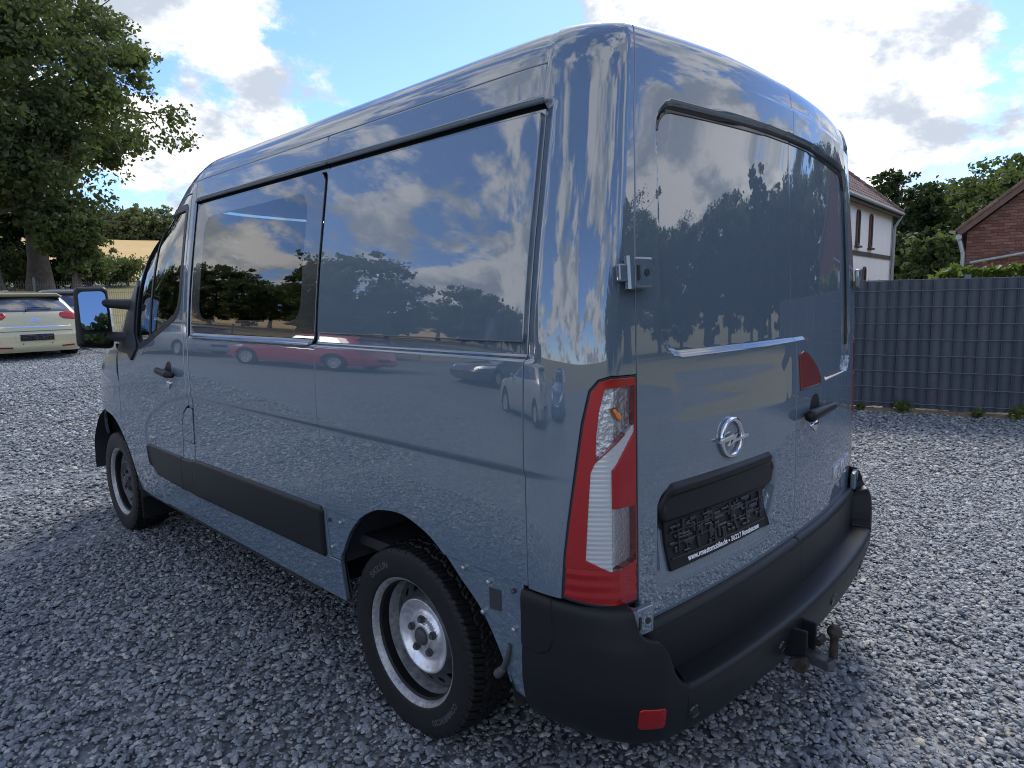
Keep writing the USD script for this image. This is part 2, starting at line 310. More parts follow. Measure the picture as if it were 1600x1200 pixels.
pbr('seat_cloth', (.035, .037, .042), rough=.9, noise=(60., .3))
pbr('dash_plastic', (.03, .031, .034), rough=.6)
pbr('frit_glass', (.008, .009, .011), rough=.3, spec=.2, coat=1.0, coat_rough=.004, coat_ior=2.3)
pbr('sticker_black', (.02, .02, .022), rough=.5)
def glass(name, tint, ior=1.55):
    n = {'t': ('transparent_bsdf', dict(color=tint)), 'g': ('glossy_bsdf', dict(color=(1, 1, 1), roughness=0.)), 'f': ('fresnel', dict(IOR=ior)), 'm': ('mix_closure', {})}
    return mat(name, n, [('f.fac', 'm.fac'), ('t.BSDF', 'm.closure1'), ('g.BSDF', 'm.closure2')], surface='m.closure')
glass('van_glass', (.24, .29, .29), 2.3); glass('cab_glass', (.50, .58, .57), 2.0); glass('car_glass', (.22, .25, .25)); glass('clear_lens', (.9, .9, .9), 1.5)
glass('window_glass', (.3, .33, .35))

# ------------------------------------------------------------------ the van
ARC = Polygon([(.0, 1.06), (2.66, 1.06), (2.99, .996), (3.24, .905), (3.35, .837), (3.385, .77), (3.37, .70), (3.30, .50), (3.2, .2), (.0, .2)])
REC_L = rounded([(-.757, 1.363), (-.012, 1.363), (-.012, 2.025), (-.735, 2.012)], .075)
REC_L = unary_union([REC_L, sbox(-.2, 1.363, -.012, 2.024)])
REC_R = unary_union([rounded([(.012, 1.195), (.757, 1.195), (.735, 2.005), (.012, 2.025)], .075), sbox(.012, 1.38, .2, 2.0241)]).difference(Polygon([(-.1, 1.0), (.33, 1.0), (.325, 1.2), (.29, 1.235), (.235, 1.30), (.17, 1.345), (.10, 1.363), (-.1, 1.364)]))
REC = unary_union([REC_L, REC_R, sbox(-.05, 1.363, .05, 2.0245)])
PLATE = rounded([(-.775, .745), (-.23, .735), (-.165, .90), (-.170, .992), (-.772, .988)], .035)
def van_disp(P, a, sh):
    x, y, z = P[..., 0], P[..., 1], P[..., 2]; d = np.zeros(x.shape)
    rear = (a > sh.sc + .03) & (a < 2 * sh.smax - sh.sc - .03); side = ~rear
    m = sm(.335, .375, y) * (1 - sm(2.60, 2.635, y)) * sm(1.354, 1.370, z) * (1 - sm(2.006, 2.014, z)); d += np.where(side, .019 * m, 0)
    k = side & (z < 1.12) & (y < 3.5) & (y > .1)
    if k.any():
        q = sdf(ARC, y[k], z[k]); d[k] += .008 * sm(-.012, .012, -q) * sm(.20, .42, y[k])
    for poly, dep, w in ((REC, .018, .016), (PLATE, .024, .034)):
        b = poly.bounds; k = rear & (x > b[0] - .05) & (x < b[2] + .05) & (z > b[1] - .05) & (z < b[3] + .05)
        if k.any(): d[k] += dep * (sm(.70, .88, z[k]) if poly is PLATE else 1) * sm(-w / 2, w / 2, -sdf(poly, x[k], z[k]))
    d -= .004 * sm(1.93, 2.17, z) * (1 - sm(.36, .385, y))
    k = rear & (z > 2.05)
    d[k] += .006 * sm(2.108, 2.116, z[k] + .03 * np.abs(x[k]) ** 2) * sm(-.42, -.02, x[k])
    # soft swelling of the lower left-hand door
    k = rear & (z < 1.35) & (z > .9) & (x < 0)
    if k.any(): d[k] += .0028 * sm(-.03, .03, -sdf(sbox(-.70, 1.19, -.06, 1.29), x[k], z[k]))
    return d
VAN = Shell([(0, 5.05), (.35, 5.03), (.6, 4.97), (.8, 4.84), (.92, 4.62), (.985, 4.3), (1.015, 3.9), (1.03, 3.4), (1.035, 2.7), (1.035, 2.0), (1.035, 1.4), (1.035, .7), (1.034, .45), (1.028, .34), (1.012, .26), (.985, .20), (.957, .164), (.930, .1415)],
    lambda x: .055 + .1 * x ** 2,
    [(.30, .975, .30, 0, .05), (.45, 1.0, .45, 0, .0), (.60, 1.020, .60, 0, .0), (.80, 1.032, .80, 0, .0), (1.05, 1.035, 1.05, .003, .06), (1.20, 1.034, 1.20, .006, .25), (1.30, 1.031, 1.30, .009, .52), (1.40, 1.025, 1.40, .012, .68), (1.60, 1.003, 1.60, .02, .92), (1.80, .973, 1.80, .03, 1.22), (1.985, .944, 1.985, .042, 1.60), (2.06, .932, 2.06, .046, 1.72), (2.11, .9235, 2.11, .050, 1.82), (2.15, .914, 2.149, .056, 1.92), (2.18, .902, 2.176, .064, 2.02), (2.21, .882, 2.198, .080, 2.1), (2.25, .848, 2.215, .110, 2.2), (2.35, .752, 2.235, .20, 2.35), (2.60, .5, 2.265, .45, 2.5), (2.9, .2, 2.29, .9, 2.6), (3.1, .0, 2.30, 1.3, 2.6)],
    2.2, 4.95, disp=van_disp)
SM, SC = VAN.smax, VAN.sc
def wheel(parent, name, c, flip, label, disc_mat, fine=True, word=None):
    """tyre, rim, disc, bolts, hub; x points outwards"""
    w = UsdGeom.Xform.Define(stage, numbered(parent, name)); w.AddTranslateOp().Set(Gf.Vec3d(*c))
    if flip: w.AddRotateZOp().Set(180.)
    tagp(w.GetPrim(), label); p = str(w.GetPath()); na = 900 if fine else 96
    # tyre: a revolved section whose tread is cut into blocks
    sec = np.array([(.216, -.088), (.228, -.098), (.25, -.105), (.285, -.108), (.315, -.105), (.331, -.099)] + [(.3335 + .0095 * (1 - (q / .094) ** 2), q) for q in np.linspace(-.094, .094, 49 if fine else 9)] + [(.331, .099), (.315, .105), (.311, .1065), (.305, .1065), (.30, .108), (.285, .109), (.25, .1065), (.240, .103), (.237, .103), (.230, .100), (.222, .089), (.206, .07), (.206, -.07)])
    th = np.arange(na) * 2 * np.pi / na; R, X = np.meshgrid(sec[:, 0], sec[:, 1], indexing='ij')[0], None
    R = np.repeat(sec[:, :1], na, 1); X = np.repeat(sec[:, 1:], na, 1); T = np.repeat(th[None], len(sec), 0)
    if fine:
        tr = (np.abs(X) <= .1045) & (R > .314)
        u = T * .34 / .0445; zig = .006 * np.abs((u * .5) % 1 - .5) * 4
        g = np.zeros_like(R)
        for c0 in (-.055, -.019, .019, .055): g = np.maximum(g, 1 - sm(.0028, .0048, np.abs(X - c0 - np.sign(c0) * (zig - .006))))
        for k, (lo, hi, sl, ph) in enumerate(((-.110, -.055, 7., .3), (-.055, -.019, -12., .0), (-.019, .019, 14., .55), (.019, .055, 12., .1), (.055, .110, -7., .7))):
            f = (u + sl * X + ph) % 1; f = np.minimum(f, 1 - f); s2 = (u + sl * X + ph + .5) % 1; s2 = np.minimum(s2, 1 - s2)
            g = np.maximum(g, np.where((X >= lo) & (X < hi), np.maximum(1 - sm(.07, .13, f), .55 * (1 - sm(.02, .05, s2))), 0))
        R = R - .0075 * g * tr
    v = np.stack([X, R * np.cos(T), R * np.sin(T)], -1).reshape(-1, 3); n = len(sec)
    i, j = np.meshgrid(np.arange(n), np.arange(na), indexing='ij'); i2, j2 = (i + 1) % n, (j + 1) % na
    q = np.stack([i * na + j, i * na + j2, i2 * na + j2, i2 * na + j], -1).reshape(-1, 4)
    add(p, 'tyre', trimesh.Trimesh(v, np.vstack([q[:, [0, 1, 2]], q[:, [0, 2, 3]]]), process=False), 'tyre_rubber', smooth=35)
    if word and fine:
        for txt, ang, hh in word:
            m = meshkit.text_mesh(txt, hh, .0022, bold=True); m = m.subdivide_to_size(.012); e = np.array(m.vertices); wdt = e[:, 0].max()
            r = .268 + e[:, 1]; t = math.radians(ang) - (e[:, 0] - wdt / 2) / .27 * 1.12
            # seen from outside (+x) clockwise reading: angle measured from +z towards -y
            add(p, 'lettering', trimesh.Trimesh(np.stack([.1068 + e[:, 2] + 0 * r, -r * np.sin(-t) * -1, r * np.cos(t)], -1), m.faces, process=False), 'tyre_letter')
    add(p, 'rim', lathe([(.219, .078), (.2295, .086), (.2355, .094), (.2335, .1), (.226, .098), (.217, .088), (.211, .074)], 96), 'worn_rim', smooth=40); add(p, 'rim_well', lathe([(.2135, .0735), (.208, .05), (.203, .02), (.201, -.02), (.203, -.08), (.215, -.088)], 96), 'rim_paint', smooth=40)
    rx = Pch([.0, .034, .044, .05, .072, .078, .09, .118, .130, .136, .147, .163, .180, .196, .205], [.045, .045, .043, .036, .036, .029, .022, .0375, .046, .043, .032, .017, .006, -.002, -.006])
    if disc_mat == 'grey_wheel': rx0 = rx; rx = lambda r: rx0(r) + .022 * (1 - sm(.12, .17, r))
    an = Point(0, 0).buffer(.200, quad_segs=24)
    for k in range(16): an = an.difference(Point(.167 * math.cos(k * math.pi / 8), .167 * math.sin(k * math.pi / 8)).buffer(.0135, quad_segs=5))
    def disc(poly):
        v2, f = clip_grid(poly, .006); fx = lambda v: rx(np.hypot(v[:, 0], v[:, 1])); e = 5e-4
        P = np.stack([fx(v2), v2[:, 0], v2[:, 1]], 1); gy = (fx(v2 + [e, 0]) - fx(v2 - [e, 0])) / (2 * e); gz = (fx(v2 + [0, e]) - fx(v2 - [0, e])) / (2 * e)
        return P, f, nrm(np.stack([1 + 0 * gy, -gy, -gz], 1))
    add(p, 'disc_ring', disc(an.difference(Point(0, 0).buffer(.134))), 'grey_wheel'); add(p, 'hub_dish', disc(Point(0, 0).buffer(.1335)), disc_mat)
    for k in range(5):
        t = math.radians(72 * k + 20); y, z = .062 * math.cos(t), .062 * math.sin(t); x0 = float(rx(.062))
        b = trimesh.creation.cylinder(.0115, .02, sections=6); b = cat([b, trimesh.creation.cylinder(.0145, .006, sections=20)]); b.apply_transform(trimesh.transformations.rotation_matrix(np.pi / 2, [0, 1, 0])); b.apply_translation([x0 + .008, y, z])
        add(p, 'wheel_bolt', b, 'dark_metal')
    add(p, 'hub_cap', lathe([(.0, float(rx(0)) + .016), (.024, float(rx(0)) + .014), (.031, float(rx(0)) + .008), (.034, float(rx(0)) - .002)], 32), 'dark_metal', smooth=40)
    add(p, 'brake_drum', lathe([(.0, -.02), (.19, -.02), (.19, -.08), (0, -.08)], 32), 'dark_inside')
    return p
def van():
    V = thing('delivery_van', 'blue grey panel van with black bumper, seen from its rear left corner', 'van')
    B = 'body_paint'; sh = VAN; G = .0035   # half a panel gap
    arch_r = Polygon([(1.352, .30), (1.352, .54), (1.318, .60), (1.248, .695), (1.152, .772), (1.05, .815), (.94, .828), (.81, .797), (.722, .745), (.655, .685), (.565, .60), (.515, .50), (.49, .416), (.47, .30)])
    arch_f = Polygon([(4.66, .30), (4.64, .52), (4.55, .66), (4.42, .76), (4.26, .81), (4.09, .80), (3.93, .745), (3.83, .665), (3.77, .586), (3.742, .50), (3.715, .36), (3.71, .30)])
    smooth_arch = lambda p: Polygon([q for q in p.buffer(-.06, quad_segs=10).buffer(.12, quad_segs=10).buffer(-.06, quad_segs=10).exterior.coords])
    arch_r, arch_f = [Polygon(np.stack([Pch(np.arange(len(c)), c[:, k])(np.linspace(0, len(c) - 1, 60)) for k in (0, 1)], 1)) for c in (np.array(a.exterior.coords)[:-1] for a in (arch_r, arch_f))]
    D, A = sh.side, lambda n, poly, m=B, h=.012, off=0., r=.003, parent=V, label=None, depth=.014, **k: add(parent, n, sh.panel(poly, h, off, r, depth, **k), m, label=label)
    cutr, cutf = D(list(arch_r.exterior.coords)[:-1]), D(list(arch_f.exterior.coords)[:-1])
    lamp = Polygon([(5.688, 1.318), (5.603, 1.320), (5.572, 1.311), (5.550, 1.286), (5.530, 1.203), (5.510, 1.076), (5.489, .945), (5.476, .855), (5.466, .74), (5.51, .733), (5.57, .726), (5.613, .722), (5.688, .722)])
    gap = lambda v: 5.69 - max(0, v - 1.3) * .055
    sR = lambda v: float(sh.y2s(.375, v)[0])
    # --- left side, rear to front
    q = Polygon([(sR(v) + G, v) for v in (.36, .741)] + [(sR(v) + G, v) for v in np.linspace(.76, 2.3, 24)] + [(gap(v) - G, v) for v in np.linspace(2.3, .36, 24)])
    q = q.difference(lamp.buffer(.006)).difference(sbox(5.3, .2, 5.8, .738))
    A('rear_quarter_panel', q, h=.009)
    A('side_panel', D([(.375 + G, 2.003), (1.41 - G, 2.003), (1.41 - G, .744), (.375 + G, .744)]).difference(cutr), h=.0105, label='rear side panel of the load space')
    A('side_panel', D([(1.41 + G, 2.003), (2.612, 2.003), (2.612, 1.0), (2.65, .72), (2.70, .54), (2.70, .37), (1.365, .37), (1.352, .54), (1.41 + G, .54)]).difference(cutr).difference(D([(1.424, 1.362), (2.594, 1.362), (2.594, 1.996), (1.424, 1.996)], .02)), h=.0105, label='front side panel with the window')
    A('lower_skirt', D([(1.41, .740), (1.41, .547), (1.0, .547), (1.0, .740)]).difference(cutr), off=-.004, label='bare lower panel ahead of the rear wheel')
    A('lower_skirt', D([(.40, .740), (1.0, .740), (1.0, .40), (.395, .40)]).difference(cutr), off=-.004, label='bare lower panel behind the rear wheel')
    A('rail_panel', D([(.375 + G, 2.013), (1.41 - .006, 2.013), (1.41 - .006, 2.107), (.375 + G, 2.107)]), h=.02, r=.006); A('rail_panel', D([(1.41 + .006, 2.013), (2.612, 2.013), (2.612, 2.107), (1.41 + .006, 2.107)]), h=.02, r=.006)
    A('window_blank', D([(.388, 1.408), (1.398, 1.408), (1.398, 1.992), (.388, 1.990)]), h=.02, off=.012, r=.004, depth=.010, label='flush blanking panel in place of the rear side window')
    # window glass: clear middle inside a printed black border
    full, mid = D([(1.425, 1.360), (2.592, 1.360), (2.592, 1.994), (1.425, 1.990)], .045), D([(1.535, 1.445), (2.50, 1.445), (2.50, 1.93), (1.535, 1.93)], .075)
    wg = A('side_window', full.difference(mid.buffer(.0005)), 'frit_glass', h=.025, off=.010, r=.002, depth=.004); A('pane', mid, 'van_glass', h=.05, off=.010, parent=wg, rim=False)
    # B post, filler flap and front door
    flap = [(2.642, .995), (2.70, .993), (2.752, .960), (2.783, .90), (2.792, .818), (2.655, .818)]
    A('door_post', D([(2.619, 2.109), (2.668, 2.109), (2.668, 1.003), (2.628, 1.003)])); A('filler_flap', D(flap, .012))
    A('door_post', D([(2.656, .81), (2.79, .81), (2.828, .705), (2.872, .54), (2.878, .37), (2.71, .37), (2.71, .54), (2.66, .72)]), label='body strip below the filler flap')
    win = [(2.735, 1.985), (3.10, 1.985), (3.20, 1.965), (3.275, 1.91), (3.345, 1.81), (3.395, 1.70), (3.415, 1.60), (3.415, 1.34), (3.355, 1.298), (3.19, 1.338), (2.80, 1.463), (2.755, 1.50), (2.735, 1.56)]
    wpoly = Polygon(win); door = [(2.676, 2.057), (3.07, 2.057), (3.20, 2.03), (3.32, 1.945), (3.42, 1.80), (3.52, 1.64), (3.60, 1.50), (3.70, 1.34), (3.836, 1.24), (3.818, 1.03), (3.845, .82), (3.822, .665), (3.762, .586), (3.735, .50), (3.705, .365), (2.885, .365), (2.88, .54), (2.836, .70), (2.800, .81), (2.791, .905), (2.757, .968), (2.702, 1.003), (2.676, 1.010)]
    dpoly = Polygon(door).buffer(-.003)
    fd = A('front_door', D(list(dpoly.exterior.coords)[:-1]).difference(D(list(wpoly.buffer(.03, quad_segs=4).exterior.coords)[:-1])), h=.011)
    ring = D(list(wpoly.buffer(.0285, quad_segs=4).exterior.coords)[:-1]).difference(D(list(wpoly.exterior.coords)[:-1]))
    A('window_seal', ring, 'black_plastic', h=.02, off=.002, parent=fd)
    A('door_glass', D(list(wpoly.buffer(.004).exterior.coords)[:-1]), 'cab_glass', h=.04, off=-.008, parent=fd, rim=False)
    A('window_divider', D([(3.150, 1.99), (3.172, 1.985), (3.196, 1.335), (3.174, 1.342)]), 'black_plastic', h=.03, off=-.004, parent=fd)
    A('sail_trim', D([(3.445, 1.62), (3.44, 1.36), (3.385, 1.275), (3.50, 1.20), (3.56, 1.235), (3.80, 1.245), (3.70, 1.36), (3.60, 1.52), (3.50, 1.66)], .012), 'black_plastic', h=.02, off=.012, r=.006, parent=fd)
    # handle: bowl, lever, lock
    hs, hv = float(sh.y2s(2.905, 1.16)[0]), 1.165
    A('handle_bowl', Point(hs - .005, hv + .012).buffer(.045), 'black_plastic', h=.01, off=.002, r=.002, parent=fd)
    add(fd, 'door_handle', sh.place(tri(hull_spheres([(-.11, .0, .018), (-.06, .008, .034), (.075, -.004, .034), (.105, -.008, .02)], [.012, .017, .019, .014])), hs, hv), 'black_plastic', smooth=50)
    add(fd, 'handle_reflector', sh.place(tri(hull_spheres([(-.02, -.055, -.002), (.03, -.055, -.002), (.005, -.075, -.002)], .012)), hs, hv), 'chrome', smooth=40)
    add(fd, 'badge', sh.put(meshkit.text_mesh('CDTI', .026, .004, bold=True), float(sh.y2s(3.33, .75)[0]), .741, .001), 'chrome')
    # side mouldings
    A('door_moulding', D([(3.365, .700), (2.845, .702), (2.878, .540), (3.275, .552), (3.345, .610)], .006), 'black_plastic', off=.012, r=.018, depth=.012, parent=fd)
    A('side_moulding', D([(2.833, .703), (2.676, .712), (2.738, .540), (2.866, .538)], .004), 'black_plastic', off=.012, r=.010, depth=.012); A('side_moulding', D([(2.660, .714), (1.438, .728), (1.455, .553), (2.722, .541)], .004), 'black_plastic', off=.014, r=.020, depth=.012, label='long black side moulding')
    # bolts and marks on the bare skirt
    for y, v in ((1.385, .702), (1.304, .711), (1.383, .595), (.63, .726), (.526, .712), (.428, .713), (.559, .608), (.437, .594)):
        s0 = float(sh.y2s(y, v)[0]); add(V, 'skirt_bolt', sh.place(cat([trimesh.creation.cylinder(.007, .012, sections=12), tri(m3.Manifold.sphere(.0068, 12).scale((1, 1, .5)).translate((0, 0, .006)))]), s0, v, .0), 'steel_bolt' if y not in (1.385, .428) else 'dark_metal', smooth=40)
    A('sticker', D([(.482, .697), (.530, .692), (.533, .625), (.487, .63)]), 'sticker_black', off=-.002, rim=False)
    add(V, 'jack_bracket', sh.place(cat([tube([(.012, .05, -.004), (-.004, .0, .004), (-.028, -.045, .006)], [.006, .008, .008], 8), tri(hull_spheres([(-.028, -.045, .006), (-.044, -.062, .010)], [.013, .015]))]), float(sh.y2s(.475, .50)[0]), .485), 'dark_metal', smooth=50)
    A('rear_sill', D([(.485, .412), (.395, .40), (.392, .36), (.48, .38)]), off=-.006)
    # --- front: one skin for wings and bonnet, windscreen, pillars, headlamps
    hl = [(3.93, .952), (4.06, 1.035), (4.50, 1.07), (4.82, 1.03), (4.86, .90), (4.5, .86), (4.16, .885)]
    sf = lambda y, v: float(sh.y2s(y, v)[0]); fend = [(sf(3.841, 1.235), 1.235), (sf(3.824, 1.03), 1.03), (sf(3.851, .82), .82), (sf(3.828, .665), .665), (sf(3.78, .586), .586)]
    half = Polygon([(-.0001, .60), (-.0001, 1.275), (sf(3.95, 1.29), 1.275)] + fend + [(sf(4.75, .60), .60)]).difference(cutf).difference(D(hl, .03).buffer(.003))
    skin = unary_union([half, shapely.affinity.scale(half, -1, 1, origin=(0, 0))]).buffer(0)
    A('front_skin', skin, h=.02, label='front wings and bonnet'); lowf = Polygon([(-.0001, .25), (-.0001, .593), (sf(4.75, .6), .593)] + [(sf(4.68, .6), .593), (sf(4.66, .3), .30)])
    A('front_bumper', unary_union([lowf, shapely.affinity.scale(lowf, -1, 1, origin=(0, 0))]).buffer(0), 'black_plastic', h=.03)
    for m in (1, -1):
        g = D(hl, .03); g = g if m == 1 else shapely.affinity.scale(g, -1, 1, origin=(0, 0)); A('headlamp', g, 'headlamp_clear', h=.02, off=.002)
    ws = lambda v: sf(3.0, v) * 0 + .93 + .0 * v
    wsp = Polygon([(-1.0, 1.30), (1.0, 1.30), (.90, 2.06), (-.90, 2.06)]); A('windscreen', wsp.buffer(-.006), 'car_glass', h=.05, rim=False, off=-.004)
    apil = Polygon([(1.0, 1.282), (sf(3.85, 1.25), 1.282), (sf(3.705, 1.345), 1.345), (sf(3.607, 1.505), 1.505), (sf(3.527, 1.645), 1.645), (sf(3.427, 1.805), 1.805), (sf(3.327, 1.95), 1.95), (sf(3.203, 2.036), 2.036), (sf(3.07, 2.064), 2.064), (sf(2.676, 2.064), 2.064), (sf(2.676, 2.109), 2.109), (0.9, 2.109), (.90, 2.06)]).buffer(0)
    A('windscreen_pillar', apil, h=.012); A('windscreen_pillar', shapely.affinity.scale(apil, -1, 1, origin=(0, 0)), h=.03)
    # --- roof in one skin; seam to the rear quarter
    rs = Polygon([(0, 2.116), (sR(2.116) - G, 2.116), (sR(2.3) - G, 2.307), (SM, 2.307), (SM, 3.09), (0, 3.09)]); rf = unary_union([rs, shapely.affinity.affine_transform(rs, [-1, 0, 0, 1, 2 * SM, 0])]).buffer(.0001)
    A('roof', rf, h=.02, off=-.001, r=.005)
    # --- right-hand side in one skin, hidden but there
    rq = Polygon([(sh.y2s(2.68, 1.)[0], .37)] + [(gap(v) - G, v) for v in (.37, 1.3, 2.3)] + [(sR(2.3), 2.3), (sR(2.11), 2.109), (sf(2.68, 2.109), 2.109)]).difference(cutr).difference(D([(1.424, 1.362), (2.594, 1.362), (2.594, 1.996), (1.424, 1.996)], .04)).difference(lamp.buffer(.006)).difference(sbox(5.3, .2, 5.8, .738))
    A('right_side', sh.mirror(rq).buffer(0), h=.03, label='right-hand side of the load space'); A('side_window', sh.mirror(full), 'van_glass', h=.08, off=.007, rim=False, label='side window on the far side')
    A('front_door', sh.mirror(D(list(dpoly.exterior.coords)[:-1]).difference(D(list(wpoly.exterior.coords)[:-1]))), h=.03, label='front door on the far side')
    A('door_glass', sh.mirror(D(list(wpoly.buffer(.004).exterior.coords)[:-1])), 'cab_glass', h=.08, off=-.008, rim=False, label='door glass on the far side')
    # --- dark inner shell behind every gap
    hole = unary_union([D([(1.43, 1.37), (2.59, 1.37), (2.59, 1.985), (1.43, 1.985)]), D(list(wpoly.buffer(-.006).exterior.coords)[:-1]), cutr, cutf])
    ins = Polygon([(.0, .34), (0, 1.25), (1.1, 1.25), (.99, 2.08), (0, 2.08), (0, 2.2), (SM, 2.2), (SM, .34)]).difference(hole)
    A('inner_shell', unary_union([ins, shapely.affinity.affine_transform(ins, [-1, 0, 0, 1, 2 * SM, 0])]).buffer(.0001), 'dark_inside', h=.03, off=-.026, rim=False)
    # --- rear doors
    dl = Polygon([(gap(v) + G, v) for v in np.linspace(.44, 2.24, 30)] + [(SM - G, 2.24)] + [(SM - G, 1.36), (SM + .008 - G, 1.31), (SM + .012 - G, 1.25), (SM + .012 - G, .44)])
    dr = Polygon([(2 * SM - gap(v) - G, v) for v in np.linspace(.44, 2.24, 30)] + [(SM + G, 2.24)] + [(SM + G, 1.36), (SM + .008 + G, 1.31), (SM + .012 + G, 1.25), (SM + .012 + G, .44)])
    third = Polygon([(6.585, 1.306), (6.622, 1.314), (6.672, 1.300), (6.725, 1.272), (6.77, 1.245), (6.806, 1.208), (6.812, 1.190), (6.60, 1.190)])
    LD = A('rear_door', dl, h=.008, label='left-hand rear door with the number plate'); RD = A('rear_door', dr.difference(third.buffer(.003)), h=.009, label='right-hand rear door with handle and brake lamp')
    A('brake_lamp', third, 'dark_red_lens', h=.02, off=.004, r=.006, parent=RD)
    A('brake_lamp_rim', third.buffer(.006).difference(third.buffer(.0015)), 'black_gloss', h=.02, off=.001, r=.001, parent=RD)
    top_seal = REC.buffer(-.003).difference(REC.buffer(-.0175)).difference(sbox(-1, 1, .70, 1.86))
    for par, clip in ((LD, sbox(-1, 1.945, -.006, 3)), (RD, sbox(.006, 1.30, 1, 3))):
        for g in shapely.get_parts(top_seal.intersection(clip)): A('window_recess_seal', sh.rear(list(g.exterior.coords)[:-1]), 'black_gloss', h=.012, off=.003, r=.002, depth=.004, parent=par)
    hs, hv = 6.72, 1.093
    A('handle_bowl', Point(hs + .03, hv + .012).buffer(.05), 'black_plastic', h=.01, off=.002, r=.002, parent=RD)
    add(RD, 'door_handle', sh.place(tri(hull_spheres([(-.10, .0, .028), (-.05, .008, .040), (.11, .008, .040), (.165, .006, .02)], [.022, .018, .014, .012])), hs, hv), 'black_plastic', smooth=50)
    add(RD, 'handle_reflector', sh.place(tri(hull_spheres([(.0, -.05, -.002), (.05, -.05, -.002), (.03, -.066, -.002)], .012)), hs, hv), 'chrome', smooth=40)
    # plate recess: garnish bar with lamps, holder with its clips and dealer line
    A('garnish_bar', rounded([(5.80, .922), (6.365, .918), (6.372, .962), (6.345, .986), (5.82, .984), (5.79, .955)], .012), 'black_plastic', h=.015, off=.026, r=.016, depth=.02, parent=LD)
    A('garnish_back', rounded([(5.796, .925), (6.37, .925), (6.372, .885), (5.80, .885)], .012), 'black_plastic', h=.02, off=.003, r=.002, parent=LD)
    ph = A('plate_holder', Polygon([(5.812, .906), (6.335, .906), (6.345, .775), (5.822, .770)]), 'black_plastic', h=.02, off=.010, r=.004, depth=.012, parent=LD)
    R = np.random.default_rng(4); ms = []
    for k in range(110):
        w, h = R.uniform(.006, .05), R.uniform(.004, .012)
        if R.random() < .5: w, h = h, min(w, .035)
        cx, cy = R.uniform(5.83, 6.32), R.uniform(.806, .892); m = rbox((0, 0, 0), (w, h, R.uniform(.004, .009)), .0015, seg=4); ms.append(sh.put(m, cx, cy, .012))
    for cx in np.linspace(5.86, 6.30, 6): ms.append(sh.put(rbox((0, 0, 0), (.004, .085, .008), .001, seg=4), cx, .85, .012))
    for cy in (.80, .838, .872): ms.append(sh.put(bx((0, 0, 0), (.50, .004, .007)).subdivide_to_size(.05), 6.075, cy, .012))
    add(LD, 'plate_clips', cat(ms), 'black_gloss')
    add(LD, 'dealer_line', sh.put(meshkit.text_mesh('www.rmautomobile.de • 36217 Ronshausen', .0135, .0008, bold=True), 5.895, .7785, .0112), 'white_print')
    # emblem: ring with a bolt of lightning across
    a = np.linspace(0, 2 * np.pi, 64, endpoint=False); ringm = tri(m3.Manifold(m3.Mesh(*[np.asarray(k) for k in (lambda t: (t.vertices.astype(np.float32), t.faces.astype(np.uint32)))(trimesh.creation.torus(.054, .0078, 64, 12))])))
    bolt = trimesh.creation.extrude_polygon(Polygon([(-.079, -.006), (-.079, .001), (-.012, .007), (.018, .012), (.004, -.004), (.079, .001), (.079, -.006), (.0, -.013), (-.028, -.021), (-.006, -.004)]), .008)
    bolt.apply_translation([0, 0, .002])
    add(LD, 'emblem', sh.place(cat([ringm, bolt]), 6.103, 1.10, .006), 'chrome', smooth=35)
    add(RD, 'lettering', sh.put(meshkit.text_mesh('MOVANO', .050, .006, bold=True), 7.02, .772, .001), 'silver_wheel')
    # black lower trims, hinges
    A('lower_trim', Polygon([(5.712, .44), (SM + .012 - .006, .44), (SM + .012 - .006, .642), (6.1, .634), (5.712, .626)]), 'black_plastic', off=.030, r=.030, depth=.02, parent=LD)
    A('lower_trim', Polygon([(SM + .012 + .006, .44), (2 * SM - 5.712, .44), (2 * SM - 5.712, .626), (7.0, .634), (SM + .012 + .006, .642)]), 'black_plastic', off=.030, r=.030, depth=.02, parent=RD)
    def hinge():
        return cat([rbox((.018, 0, .014), (.066, .076, .022), .006), tri(m3.Manifold.cylinder(.080, .013, -1, 20, True).rotate((90, 0, 0)).translate((-.022, 0, .014))), rbox((-.044, 0, .010), (.03, .044, .016), .005)])
    def hinge_hole(): return cat([trimesh.creation.cylinder(.0085, .004, sections=20).apply_translation([.026, 0, .0255]), bx((-.004, 0, .026), (.008, .034, .004))])
    for s0, v0 in ((5.655, 1.573), (5.660, .68)):
        hg = add(V, 'rear_hinge', sh.place(hinge(), s0, v0, .008), B, smooth=40); add(hg, 'hinge_pin', sh.place(hinge_hole(), s0, v0, .008), 'dark_inside')
        mm = hinge(); mm.apply_scale([-1, 1, 1]); mm.invert(); add(V, 'rear_hinge', sh.place(mm, 2 * SM - s0, v0, .008), B, smooth=40)
    # --- tail lamps
    def tail(mir, label):
        T = lambda p: sh.mirror(p) if mir else p
        L = A('tail_lamp', T(lamp), 'dark_red_lens', h=.012, off=-.040, r=.002, label=label); A('lamp_edge', T(lamp.buffer(.0005).difference(lamp.buffer(-.0055))), 'black_gloss', h=.02, off=-.001, r=.001, depth=.04, parent=L)
        bulb = Polygon([(5.588, 1.292), (5.680, 1.294), (5.678, 1.197), (5.612, 1.155), (5.563, 1.112), (5.565, 1.171), (5.573, 1.235)])
        band = Polygon([(5.678, 1.193), (5.613, 1.150), (5.561, 1.104), (5.550, 1.080), (5.545, 1.019), (5.533, .852), (5.596, .822), (5.6015, .822), (5.6015, 1.085), (5.678, 1.178)])
        crystal = Polygon([(5.604, .986), (5.680, .985), (5.680, .838), (5.604, .822)]); wedge = Polygon([(5.681, 1.174), (5.605, 1.083), (5.604, .992), (5.681, .990)])
        red = lamp.buffer(-.005).difference(unary_union([bulb, band, crystal, wedge]).buffer(.002))
